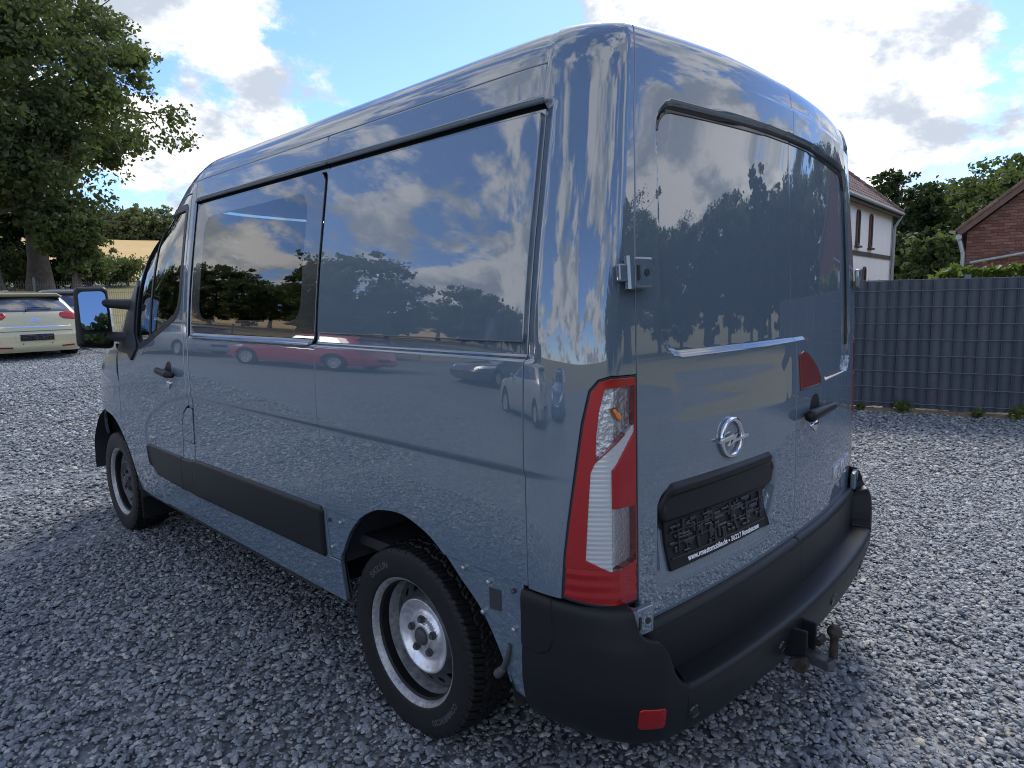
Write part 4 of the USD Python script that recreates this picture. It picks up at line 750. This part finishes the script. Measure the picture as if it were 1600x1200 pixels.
def at_px(px, dist, z=None):
    """a point on the land in the photograph's direction px (column), dist metres ahead of the lens"""
    d = FWD + RIGHT * (px - 800) / 1027.06; d = d[:2] / np.hypot(*d[:2]); x, y = CAM[0] + d[0] * dist, CAM[1] + d[1] * dist; return (x, y, float(terrain(x, y)) - .05 if z is None else z)
oak = tree('oak_tree', 'large oak with thick trunk directly behind the cream car', at_px(80, 40), 21, 16.2, 7.0, .46, 1.6, 42000, .235, 'oak_leaf', low=.28, lean=(.3, .5), cmin=4.1)
tree('oak_tree', 'oak with paler thinner trunk at the left edge of the picture', at_px(6, 37), 22, 16.6, 6.0, .36, 2.0, 33000, .235, 'oak_leaf', low=.25, lean=(-1.5, 0), cmin=4.6)
tree('roadside_tree', 'small leafy tree standing right of the thick oak trunk', at_px(126, 36.5), 23, 4.7, 1.8, .15, 1.6, 6000, .22, 'mid_leaf', trunks=2)
tree('roadside_tree', 'dark slender tree between the two oak trunks', at_px(52, 44), 24, 6.2, 1.5, .13, .6, 7000, .22, 'dark_leaf')
tree('roadside_tree', 'small dark round tree just behind the door mirror', at_px(131, 42), 27, 3.9, 1.6, .16, .9, 7000, .20, 'dark_leaf')
def shrub(name, label, loc, seed, r, h, n, leaf, lmat, group=None):
    R = np.random.default_rng(seed); T = thing(name, label, 'shrub', loc, 0, group); ms = [tube([(0, 0, 0), R.normal(0, .2 * r, 3) * [1, 1, 0] + [0, 0, h * .5], R.normal(0, .5 * r, 3) * [1, 1, 0] + [0, 0, h * .9]], [.03 * h, .02 * h, .006 * h], 5) for _ in range(7)]
    c = R.normal(0, 1, (40, 3)); c = nrm(c) * R.uniform(.3, 1, (40, 1)) * [r, r, h * .5] * .85 + [0, 0, h * .52]; k = R.integers(0, 40, n); p = c[k] + R.normal(0, .16, (n, 3)) * [r, r, h * .6]; p[:, 2] = np.abs(p[:, 2])
    add(T, 'stem', cat(ms), 'bark'); v, f = leaves(p, leaf, R); add(T, 'foliage', trimesh.Trimesh(v, f, process=False), lmat, tone=np.repeat(R.uniform(0, 1, len(v) // 4), 4)); return T
for k, (px, d, r, h, lm, lb) in enumerate(((24, 43, 1.9, 2.6, 'oak_leaf', 'dark bush under the left-hand oak'), (108, 42, 1.2, 1.6, 'dark_leaf', 'low dark bush at the foot of the small leafy tree'), (155, 44, 1.7, 1.9, 'mid_leaf', 'grey green bush on the field edge left of the mirror arm'), (185, 46, 1.6, 1.6, 'mid_leaf', 'low green bush on the field edge beside the windscreen pillar'), (215, 46, 1.8, 1.9, 'mid_leaf', 'bush on the field edge seen through the cab windows'), (66, 45, 1.6, 1.4, 'dark_leaf', 'low dark bush left of the thick oak trunk'))):
    shrub('field_bush', lb, at_px(px, d), 50 + k, r, h, 2600, .17, lm)
# ------------------------------------------------------------------ buildings beyond the fence
pbr('white_render', (.74, .75, .76), rough=.85, noise=(1.2, .06)); pbr('dark_timber', (.055, .045, .04), rough=.8, noise=(8., .3)); pbr('brown_frame', (.09, .045, .035), rough=.6)
pbr('window_dark', (.015, .018, .022), rough=.08, spec=.7); pbr('zinc', (.33, .35, .37), rough=.45, metal=.5, noise=(6., .15)); pbr('mortar', (.30, .26, .22), rough=.95)
for k, c in enumerate(((.145, .062, .048), (.18, .078, .06), (.12, .052, .043), (.21, .10, .078), (.15, .085, .075))): pbr(f'brick_{"abcde"[k]}', c, rough=.9, noise=(12., .25), bump=(60., .4, .006))
for k, c in enumerate(((.13, .078, .062), (.165, .098, .078), (.105, .065, .056), (.19, .12, .095))): pbr(f'tile_{"abcd"[k]}', c, rough=.8, noise=(5., .25))
def px_at(px, py, depth): return CAM + depth * (FWD + RIGHT * (px - 800) / 1027.06 + UP * (600 - py) / 1027.06)
def white_house():
    B, A0 = px_at(1389, 440, 27)[:2], px_at(1319, 440, 22)[:2]; u = (A0 - B) / np.hypot(*(A0 - B)); w = np.array([-u[1], u[0]])
    if w @ (B - CAM[:2]) < 0: w = -w
    rz = math.degrees(math.atan2(u[1], u[0])); sg = 1 if np.cross(np.r_[u, 0], np.r_[w, 0])[2] > 0 else -1
    T = thing('white_house', 'white rendered house with hipped brown tile roof and slit windows behind the van', 'house', (*B, 0), rz)
    L, Dp, H = 11.0, 7.0, 4.62; W = lambda x, y, z: (x, sg * y, z)   # x along the wall from the far corner, y into the house
    add(T, 'wall', bx(W(L / 2, Dp / 2, H / 2), (L, Dp, H)), 'white_render')
    add(T, 'timber_band', cat([bx(W(L / 2, -.01, 2.86), (L, .05, .15)), bx(W(L / 2, -.02, H - .05), (L, .08, .08))]), 'dark_timber')
    add(T, 'timber_post', bx(W(.05, -.012, H / 2), (.08, .05, H - .2)), 'zinc')
    for x, z, h in ((3.55, 3.66, .95), (5.35, 3.66, .95), (8.2, 3.66, .95), (4.2, 1.72, 1.0), (7.6, 1.72, 1.0)):
        if not h: continue
        pl = unary_union([sbox(-.15, -h / 2, .15, h / 2), Point(0, h / 2).buffer(.15)]); fr = unary_union([sbox(-.20, -h / 2 - .05, .20, h / 2), Point(0, h / 2).buffer(.20)])
        def up(p, d, y0): m = trimesh.creation.extrude_polygon(p, d); v = np.array(m.vertices); m = trimesh.Trimesh(np.stack([v[:, 0] + x, sg * (y0 + v[:, 2]), v[:, 1] + z], 1), m.faces); m.fix_normals(); return m
        f = add(T, 'window', up(fr.difference(pl), .10, -.06), 'brown_frame'); add(f, 'pane', up(pl, .02, -.025), 'window_dark'); add(f, 'sill', bx(W(x, -.05, z - h / 2 - .11), (.56, .16, .06)), 'dark_timber')
    # hipped roof: four slopes and tiles laid on the slope over the wall that faces the yard
    o, pitch = .28, math.tan(math.radians(43)); e = [W(-o, -o, H), W(L + o, -o, H), W(L + o, Dp + o, H), W(-o, Dp + o, H)]; hh = (Dp / 2 + o) * pitch; r0, r1 = W(Dp / 2, Dp / 2, H + hh), W(L - Dp / 2, Dp / 2, H + hh)
    v = np.array(e + [r0, r1]); fc = [(0, 1, 5), (0, 5, 4), (1, 2, 5), (2, 3, 4), (2, 4, 5), (3, 0, 4)]; m = trimesh.Trimesh(v, fc if sg > 0 else [k[::-1] for k in fc], process=False); R = add(T, 'roof', m, 'tile_c')
    add(R, 'eaves_board', cat([bx(W(L / 2, -o + .03, H - .09), (L + 2 * o, .05, .20)), bx(W(-o + .03, Dp / 2, H - .09), (.05, Dp + 2 * o, .20))]), 'dark_timber')
    add(T, 'gutter', cat([tube([W(-o, -o - .06, H - .02), W(L + o, -o - .06, H - .02)], .06, 8), tube([W(-o + .06, -o - .02, H - .08), W(-.02, -.10, H - .55), W(-.02, -.10, 0)], .05, 8)]), 'zinc', smooth=50)
    sl = np.array([0, sg * math.cos(math.radians(43)), math.sin(math.radians(43))]); nn = np.array([0, -sg * math.sin(math.radians(43)), math.cos(math.radians(43))]); Ls = (Dp / 2 + o) / math.cos(math.radians(43)); cw, ch = .31, .30
    Rg = np.random.default_rng(8); cells = []
    for j in range(int(Ls / ch)):
        run = j * ch * math.cos(math.radians(43))
        for i in range(int((L + 2 * o) / cw)):
            x = -o + (i + .5 + .5 * (j % 2)) * cw
            if x - .1 > -o + run and x + .1 < L + o - run: cells.append((x, j))
    cells.sort(key=lambda c: c[0] + c[1] * .12); rest = []
    for q, (x, j) in enumerate(cells):
        base = np.array(W(x, -o, H)) + sl * (j * ch) + nn * .015; a = np.linspace(-1, 1, 5); arch = .028 * (1 - a ** 2); up = .02
        vv = [base + np.array([t * cw * .5, 0, 0]) + nn * (b + up * (1 - k) + Rg.normal(0, .002)) + sl * (k * (ch + .04)) for k in (0, 1) for t, b in zip(a, arch)]; vv += [base + np.array([t * cw * .5, 0, 0]) + nn * (-.005) for t in a]
        F = [];
        for i in range(4): F += [(i, i + 1, 6 + i), (i, 6 + i, 5 + i), (10 + i, 10 + i + 1, i + 1), (10 + i, i + 1, i)]
        m = trimesh.Trimesh(np.array(vv), F if sg > 0 else [k[::-1] for k in F], process=False)
        if q < 290: add(R, 'tile', m, f'tile_{"abcd"[Rg.integers(4)]}')
        else: rest.append(m)
    if rest: add(R, 'tiles_beyond', cat(rest), 'tile_b', kind='stuff')
    # hip caps
    h0, h1 = np.array(e[0]), np.array(r0); n = 22
    for k in range(n): add(R, 'hip_cap', tube([h0 + (h1 - h0) * (k / n) + [0, 0, .05], h0 + (h1 - h0) * ((k + 1.1) / n) + [0, 0, .03]], [.13, .115], 8), f'tile_{"abcd"[k % 4]}', smooth=50)
white_house()
def brick_shed():
    P = px_at(1506, 440, 17.0)[:2]; d = RIGHT[:2] / np.hypot(*RIGHT[:2]); ang = math.radians(-35); d = np.array([d[0] * math.cos(ang) - d[1] * math.sin(ang), d[0] * math.sin(ang) + d[1] * math.cos(ang)]); rz = math.degrees(math.atan2(d[1], d[0]))
    T = thing('brick_building', 'red brick gable end with grey downpipe behind the fence at right', 'building', (*P, 0), rz)
    W_, H, sp = 6.2, 2.98, .84; Dp = 8.0; ap = H + W_ / 2 * sp
    g = Polygon([(0, 0), (W_, 0), (W_, H), (W_ / 2, ap), (0, H)]); m = trimesh.creation.extrude_polygon(g, Dp); v = np.array(m.vertices); m = trimesh.Trimesh(np.stack([v[:, 0], v[:, 2] + .03, v[:, 1]], 1), m.faces); m.fix_normals(); wl = add(T, 'wall', m, 'mortar')
    Rg = np.random.default_rng(9); bl, bh, rest, n = .25, .077, [], 0; gin = g.buffer(-.004)
    rows = []
    for j in range(int(ap / bh)):
        for i in range(-1, int(W_ / bl) + 1):
            hd = j % 2; x = (i + .5 * hd) * bl; rows.append((x, j))
    rows.sort(key=lambda r: (0 if r[1] * bh > 1.75 and r[0] < 2.3 else 1, r[0]))
    for x, j in rows:
        q = sbox(x + .005, j * bh + .005, x + bl - .006, j * bh + bh - .006).intersection(gin)
        if q.is_empty or q.area < .002 or q.geom_type != 'Polygon': continue
        m = trimesh.creation.extrude_polygon(q, .04); v = np.array(m.vertices); y0 = Rg.uniform(-.004, .004); m = trimesh.Trimesh(np.stack([v[:, 0], y0 + v[:, 2] - .002, v[:, 1]], 1), m.faces); m.fix_normals()
        if n < 295 and j * bh > 1.7: add(wl, 'brick', m, f'brick_{"abcde"[Rg.choice(5, p=[.3, .28, .2, .12, .1])]}'); n += 1
        else: rest.append(m)
    add(wl, 'bricks_beyond', cat(rest), 'brick_a', kind='stuff')
    o = .22
    for s in (0, 1):
        a0, a1 = np.array([-.12 if s == 0 else W_ + .12, H - .09]), np.array([W_ / 2, ap]); n2 = np.array([-(a1 - a0)[1], (a1 - a0)[0]]); n2 = n2 / np.hypot(*n2); n2 = n2 if n2[1] > 0 else -n2
        q = Polygon([a0 + n2 * .02, a1 + n2 * .02, a1 + n2 * .16, a0 + n2 * .16]); m = trimesh.creation.extrude_polygon(q, Dp + o); v = np.array(m.vertices); m = trimesh.Trimesh(np.stack([v[:, 0], v[:, 2] - o, v[:, 1]], 1), m.faces); m.fix_normals(); rf = add(T, 'roof', m, 'tile_a')
        if s == 0:
            for k in range(12):
                c0, c1 = a0 + (a1 - a0) * k / 12, a0 + (a1 - a0) * (k + 1.08) / 12; add(rf, 'verge_tile', rbox((0, 0, 0), (np.hypot(*(c1 - c0)), .30, .07), .012, seg=6).apply_transform(trimesh.transformations.rotation_matrix(-math.atan2(*(c1 - c0)[::-1]), [0, 1, 0])).apply_translation([*(((c0 + c1) / 2 + n2 * .18)[:1]), -.1, ((c0 + c1) / 2 + n2 * .18)[1]]), f'tile_{"abd"[k % 3]}')
    add(T, 'downpipe', cat([tube([(-.16, .25, H - .16), (-.16, -.12, H - .18), (-.14, -.12, H - .24), (-.06, -.09, H - .55), (-.05, -.09, 0)], .045, 10), tube([(-.17, -.2, H - .12), (-.17, Dp, H - .12)], .07, 10)]), 'zinc', smooth=50)
    add(T, 'sloping_pipe', tube([(.10, -.16, 2.20), (1.6, -.16, 2.46), (4.0, -.16, 2.88)], .038, 10), 'zinc', smooth=50)
brick_shed()
# ------------------------------------------------------------------ planting at right and woods around
def hedge():
    R = np.random.default_rng(12); T = thing('vine_hedge', 'bright green leafy hedge showing above the privacy fence at right', 'hedge', (7.75, .7, 0)); c = []
    d = np.array([-.254, .967]); n = 5200
    t = R.uniform(-2.2, .75, n); top = 1.68 + .26 * meshkit.noise(np.stack([t * 2.2, 0 * t, 0 * t], 1), 4) + .16 * meshkit.noise(np.stack([t * 6, 0 * t, 0 * t + 3], 1), 5) - .25 * sm(.3, .75, t)
    zz = top * (1 - .5 * R.beta(1, 2.2, n)); w = R.normal(0, .30, n); p = np.stack([d[0] * t - d[1] * w, d[1] * t + d[0] * w, zz + R.normal(0, .03, n)], 1)
    p[:, 0] = np.maximum(p[:, 0], d[0] * p[:, 1] / d[1] + .03 + 0 * p[:, 0])
    add(T, 'stem', cat([tube([(d[0] * s, d[1] * s, 0), (d[0] * s + R.normal(0, .1), d[1] * s + R.normal(0, .1), .9), (d[0] * s + R.normal(0, .2) + .1, d[1] * s + R.normal(0, .2), 1.7)], [.03, .02, .006], 5) for s in np.linspace(-2.1, .7, 12)]), 'bark')
    v, f = leaves(p, .085, R); add(T, 'foliage', trimesh.Trimesh(v, f, process=False), 'bright_leaf', tone=np.repeat(R.uniform(0, 1, len(v) // 4), 4))
hedge()
for k, (t, s) in enumerate(((.2, 1.), (.55, .7), (1.3, 1.2), (1.75, .6), (-.5, .8), (-1.2, 1.1))): shrub('weed', 'small green weed growing at the foot of the privacy fence', (7.36 - .263 * (t - .14) - .10, t, 0), 130 + k, .10 * s, .16 * s, 90, .05, 'bright_leaf', 'weeds along the fence foot')
G = 'wood edge behind the fence on the right'
spec = [(1392, 46, 8.4, 2.8, 'dark_leaf', 'dark tree rising just right of the white house roof'), (1436, 50, 8.2, 3.2, 'oak_leaf', 'dense tree midway between the white house and the brick gable'), (1478, 52, 8.4, 3.0, 'dark_leaf', 'thin topped tree left of the brick gable'), (1512, 46, 8.2, 3.2, 'mid_leaf', 'lighter bushy tree just above the brick verge'), (1556, 44, 8.6, 3.2, 'mid_leaf', 'tall pale green tree behind the brick roof slope'), (1604, 42, 9.2, 3.4, 'mid_leaf', 'tallest tree of the wood edge, at the right border'), (1415, 38, 4.6, 2.2, 'dark_leaf', 'low dark tree beside the white house wall'), (1465, 36, 4.4, 2.3, 'oak_leaf', 'low round tree left of the brick building downpipe')]
for k, (px, dd, h, r, lm, lb) in enumerate(spec): tree('wood_tree', lb, at_px(px, dd), 70 + k, h, r, .16, h * .12, 9000, .26, lm, low=.12)
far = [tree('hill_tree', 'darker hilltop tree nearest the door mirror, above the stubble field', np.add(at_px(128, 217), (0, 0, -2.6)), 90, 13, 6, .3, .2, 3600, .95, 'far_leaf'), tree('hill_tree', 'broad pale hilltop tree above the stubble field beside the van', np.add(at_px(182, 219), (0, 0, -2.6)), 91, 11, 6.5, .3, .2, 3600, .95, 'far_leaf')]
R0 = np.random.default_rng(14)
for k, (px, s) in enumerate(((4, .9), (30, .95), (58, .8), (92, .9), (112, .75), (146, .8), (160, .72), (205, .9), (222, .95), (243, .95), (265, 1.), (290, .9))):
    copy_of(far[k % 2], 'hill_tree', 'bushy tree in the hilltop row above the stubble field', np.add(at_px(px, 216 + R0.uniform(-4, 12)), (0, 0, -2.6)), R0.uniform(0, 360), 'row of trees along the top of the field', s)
# the wood the van's flank and doors mirror
wl = stage.GetPrimAtPath(oak)
mid = tree('border_tree', 'bushy tree of the yard border, mirrored in the van', (-21, 34, .5), 95, 11, 4.2, .2, 1.2, 12000, .34, 'oak_leaf', low=.1)
pine = tree('conifer', 'narrow dark conifer behind the photographer, mirrored in the rear door', (24, -13, 0), 96, 9.5, 1.7, .2, .4, 11000, .26, 'dark_leaf', low=.05, group='conifers that the rear doors mirror')
for k in range(52):
    if k < 26: az = -66 + k * 2.35; r = R0.uniform(44, 62); s = R0.uniform(.45, .78)
    else: az = 95 + (k - 26) * 4.6; r = R0.uniform(29, 40); s = R0.uniform(.82, 1.12)
    x, y = -2.3 + r * math.sin(math.radians(az)), -.8 + r * math.cos(math.radians(az))
    copy_of(mid if k % 3 else oak, 'border_tree', 'tree of the yard border, mirrored in the van', (x, y, float(terrain(x, y)) - .05), R0.uniform(0, 360), 'trees round the yard that the van mirrors', s * (1 if k % 3 else .62))
for k, (x, y, s) in enumerate(((27, -14.5, .8), (30, -13, 1.0), (23, -19, .85))): copy_of(pine, 'conifer', 'narrow dark conifer behind the photographer, mirrored in the rear door', (x, y, 0), 80 * k, 'conifers that the rear doors mirror', s)

# ------------------------------------------------------------------ parked cars
for n, c in (('cream_paint', (.50, .455, .29)), ('red_paint', (.34, .008, .012)), ('silver_paint', (.27, .28, .29)), ('white_paint', (.72, .72, .72)), ('dark_paint', (.03, .035, .045)), ('blue_paint', (.03, .07, .16))): pbr(n, c, rough=.35, coat=1.0, coat_rough=.01, metal=.25 if n in ('silver_paint', 'cream_paint') else 0.)
CAR = Shell([(0, 4.28), (.4, 4.25), (.65, 4.12), (.80, 3.85), (.87, 3.4), (.895, 2.8), (.90, 1.5), (.89, .8), (.862, .35), (.81, .14), (.73, .05)], lambda x: .094 * x ** 2,
    [(.18, .83, .18, .07, .10), (.32, .885, .32, .0, .02), (.50, .90, .50, .0, .0), (.57, .898, .57, .03, .05), (.66, .895, .66, .055, .12), (.80, .885, .80, .08, .30), (.92, .865, .92, .115, 1.0), (.98, .842, .98, .15, 1.22), (1.10, .785, 1.10, .25, 1.45), (1.25, .70, 1.25, .39, 1.75), (1.33, .645, 1.33, .47, 1.95), (1.385, .57, 1.372, .56, 2.12), (1.48, .42, 1.40, .75, 2.4), (1.75, .15, 1.425, 1.2, 2.6), (1.90, 0, 1.43, 1.4, 2.6)],
    1.9, 4.25, .1, 1.6, soft=16, crease=16)
def simple_wheel(p, c, flip):
    w = UsdGeom.Xform.Define(stage, numbered(p, 'wheel')); w.AddTranslateOp().Set(Gf.Vec3d(*c)); q = str(w.GetPath())
    if flip: w.AddRotateZOp().Set(180.)
    add(q, 'tyre', lathe([(.205, -.08), (.22, -.1), (.28, -.103), (.305, -.09), (.312, -.05), (.312, .05), (.305, .09), (.28, .103), (.22, .1), (.205, .08)], 40, close=True), 'tyre_rubber', smooth=40)
    add(q, 'rim', cat([lathe([(.0, .06), (.05, .065), (.06, .05), (.17, .06), (.19, .04), (.205, .085), (.212, .09), (.215, .08)], 40)] + [rbox((.066, .115 * math.cos(t), .115 * math.sin(t)), (.02, .05, .05), .008, seg=6) for t in np.arange(5) * 2 * np.pi / 5]), 'rim_paint', smooth=40)
def car(name, label, loc, rot, paint, full=False, group=None):
    T = thing(name, label, 'car', loc, rot, group, scale=(1.07, 1, 1) if full else None); c = CAR; S2 = 2 * c.smax; h = .02 if full else .035; A = lambda n, poly, m, hh=h, off=0., r=.003, parent=T, **k: add(parent, n, c.panel(poly, hh, off, r, .012, **k), m)
    arch = [c.side(list(Point(y, .31).buffer(.37, quad_segs=8).exterior.coords)[:-1]) for y in (.86, 3.42)]; arch = unary_union(arch + [c.mirror(a) for a in arch])
    sw = c.side([(.66, 1.0), (.98, 1.285), (1.55, 1.325), (2.15, 1.31), (2.55, 1.20), (2.95, .985), (1.8, .955)], .03); rw = c.rear([(-.66, .985), (.66, .985), (.575, 1.30), (-.575, 1.30)], .04)
    wsc = Polygon([(-.01, .98), (.72, .98), (.60, 1.335), (-.01, 1.335)]); win = unary_union([sw, c.mirror(sw), rw, wsc, c.mirror(wsc)])
    lp = c.rear([(-.79, .985), (-.62, 1.0), (-.46, .965), (-.43, .90), (-.50, .84), (-.68, .82), (-.82, .855)], .03); lp = unary_union([lp, c.mirror(lp)])
    hl = Polygon([(.50, .62), (1.10, .70), (1.10, .80), (.62, .76), (.5, .72)]); hl = unary_union([hl, c.mirror(hl)])
    A('body', Polygon([(0.001, .60), (S2 - .001, .60), (S2 - .001, 1.89), (0.001, 1.89)]).difference(unary_union([arch, win, lp, hl])).buffer(0).intersection(sbox(0, .5, S2, 1.9)), paint)
    low = sbox(0.001, .18, S2 - .001, .597).difference(arch); gate = c.rear([(-.62, .60), (.62, .60), (.56, .36), (-.56, .36)], .03)
    A('body_lower', low.difference(gate.buffer(.004)), paint); gt = A('tailgate', gate, paint, off=-.004)
    for n, p, m in (('side_glass', sw, 'frit_glass'), ('side_glass', c.mirror(sw), 'frit_glass'), ('rear_glass', rw, 'frit_glass'), ('windscreen', wsc, 'frit_glass'), ('windscreen', c.mirror(wsc), 'frit_glass')): A(n, p.buffer(-.004), m, .05, -.003)
    for n, p, m in (('tail_lamp', lp, 'red_lens'), ('headlamp', hl, 'bulb_chamber')):
        for g in shapely.get_parts(p): A(n, g.buffer(-.003), m, .03, .006, .01)
    A('plate_recess', c.rear([(-.36, .555), (.36, .555), (.33, .40), (-.33, .40)], .02), paint, off=.003, r=.006, parent=gt)
    A('plate_holder', c.rear([(-.27, .53), (.27, .53), (.27, .415), (-.27, .415)]), 'black_gloss', off=.014, r=.004, parent=gt)
    if full:
        add(gt, 'plate_clips', cat([c.put(rbox((0, 0, 0), (R0.uniform(.02, .09), R0.uniform(.008, .02), .004), .001, seg=4), c.smax + R0.uniform(-.22, .22), R0.uniform(.43, .515), .02) for _ in range(26)]), 'dark_metal')
        for q in (0, 1): add(T, 'badge', c.place(trimesh.creation.extrude_polygon(Polygon([(-.075, -.03), (0, .012), (.075, -.03), (.075, -.008), (0, .034), (-.075, -.008)]), .006).apply_translation([0, q * .036, 0]), c.smax, .80), 'chrome')
        A('crease_trim', c.rear([(-.60, .695), (.60, .695), (.60, .680), (-.60, .680)]), 'chrome', off=.002, r=.004)
        for s in (-1, 1):
            A('reflector', c.rear([(s * .62, .275), (s * .40, .265), (s * .40, .29), (s * .62, .305)]), 'red_lens', off=.004, r=.004)
            add(T, 'parking_sensor', c.place(trimesh.creation.cylinder(.012, .006, sections=14), c.smax + s * .24, .35), 'black_gloss')
        add(T, 'rear_wiper', tube([c.at(np.array([c.smax + x]), np.array([v]), .02)[0] for x, v in ((-.10, 1.0), (-.09, 1.05), (.1, 1.058), (.36, 1.04))], .010, 6), 'black_plastic'); add(T, 'seam_shadow', cat([c.put(bx((0, 0, 0), (1.24, .008, .004)).subdivide_to_size(.1), c.smax, .602, .002)]), 'black_gloss')
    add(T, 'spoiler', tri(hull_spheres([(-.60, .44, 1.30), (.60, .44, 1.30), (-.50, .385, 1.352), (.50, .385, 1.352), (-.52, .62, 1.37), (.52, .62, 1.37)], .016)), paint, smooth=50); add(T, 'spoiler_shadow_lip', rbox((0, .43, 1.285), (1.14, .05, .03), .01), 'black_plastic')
    add(T, 'antenna', tube([(0, .95, 1.41), (0, .86, 1.47)], [.014, .006], 8), 'black_plastic')
    for s in (-1, 1):
        add(T, 'door_mirror', rbox((s * .94, 2.72, 1.0), (.17, .10, .12), .03), paint, smooth=50)
        for y in (.86, 3.42): simple_wheel(T, (s * .775, y, .312), s < 0)
    add(T, 'underside', cat([bx((0, 2.1, .28), (1.30, 3.9, .16)), bx((0, .86, .55), (1.5, .66, .5)), bx((0, 3.42, .5), (1.5, .66, .4)), bx((0, 2.0, .65), (1.6, 2.6, .5))]), 'dark_inside')
    add(T, 'exhaust', tube([(.45, .12, .20), (.45, .4, .2)], .03, 10), 'dark_metal'); return T
cx, cy, _ = px_at(56, 500, 13.3); car('parked_car', 'cream hatchback with red tail lamps parked under the oaks', (cx, cy, float(terrain(cx, cy)) - .01), 7, 'cream_paint', True)
car('parked_car', 'silver car mostly hidden ahead of the cream hatchback', (1.75, 17.1, float(terrain(1.75, 17.1))), -12, 'silver_paint')
GC = None
for loc, rot, pt, lb in (((-9.2, 12.4), -24, 'red_paint', 'bright red car mirrored in the middle of the van flank'), ((-7.4, 17.6), -20, 'silver_paint', 'silver car mirrored below the side window'), ((-13.5, 9.0), -80, 'dark_paint', 'dark car mirrored beside the flank seam'), ((-7.8, 2.4), 8, 'silver_paint', 'silver hatchback mirrored in the rear quarter panel'), ((-13.5, 19.0), 20, 'blue_paint', 'blue car at the far left of the yard, mirrored in the side window'), ((-12.8, .6), -80, 'blue_paint', 'blue car at the left side of the yard, mirrored in the rear quarter')):
    car('parked_car', lb, (*loc, float(terrain(*loc))), rot, pt)
pbr('flag_cloth', (.07, .07, .10), rough=.8)
def flag(label, loc, rot):
    T = thing('beach_flag', label, 'flag', (*loc, float(terrain(*loc))), rot); add(T, 'pole', tube([(0, 0, 0), (0, 0, 2.6), (.10, 0, 3.5), (.4, 0, 3.85), (.7, 0, 3.75)], [.03, .025, .018, .012, .008], 8), 'galvanised')
    X, Z = np.meshgrid(np.linspace(0, 1, 10), np.linspace(0, 1, 20), indexing='ij'); top = 3.4 + .35 * np.sin(X * 2.0); w = .75; v = np.stack([.03 + X * w + .1 * Z ** 4, .05 * np.sin(X * 7 + Z * 3), 1.0 + Z * (top - 1.0) * (1 - 0 * X) + (1 - Z) * .35 * X], -1).reshape(-1, 3)
    i, j = np.meshgrid(np.arange(9), np.arange(19), indexing='ij'); q = np.stack([i * 20 + j, (i + 1) * 20 + j, (i + 1) * 20 + j + 1, i * 20 + j + 1], -1).reshape(-1, 4); v2 = v + [0, .006, 0]; f = np.vstack([q[:, [0, 1, 2]], q[:, [0, 2, 3]]])
    add(T, 'cloth', trimesh.Trimesh(np.vstack([v, v2]), np.vstack([f, f[:, ::-1] + len(v)]), process=False), 'flag_cloth')
flag('dark advertising flag on a bent pole, mirrored in the van flank', (-21.5, 20.2), 40); flag('second dark advertising flag, mirrored in the rear corner', (-16, 8.5), 60)
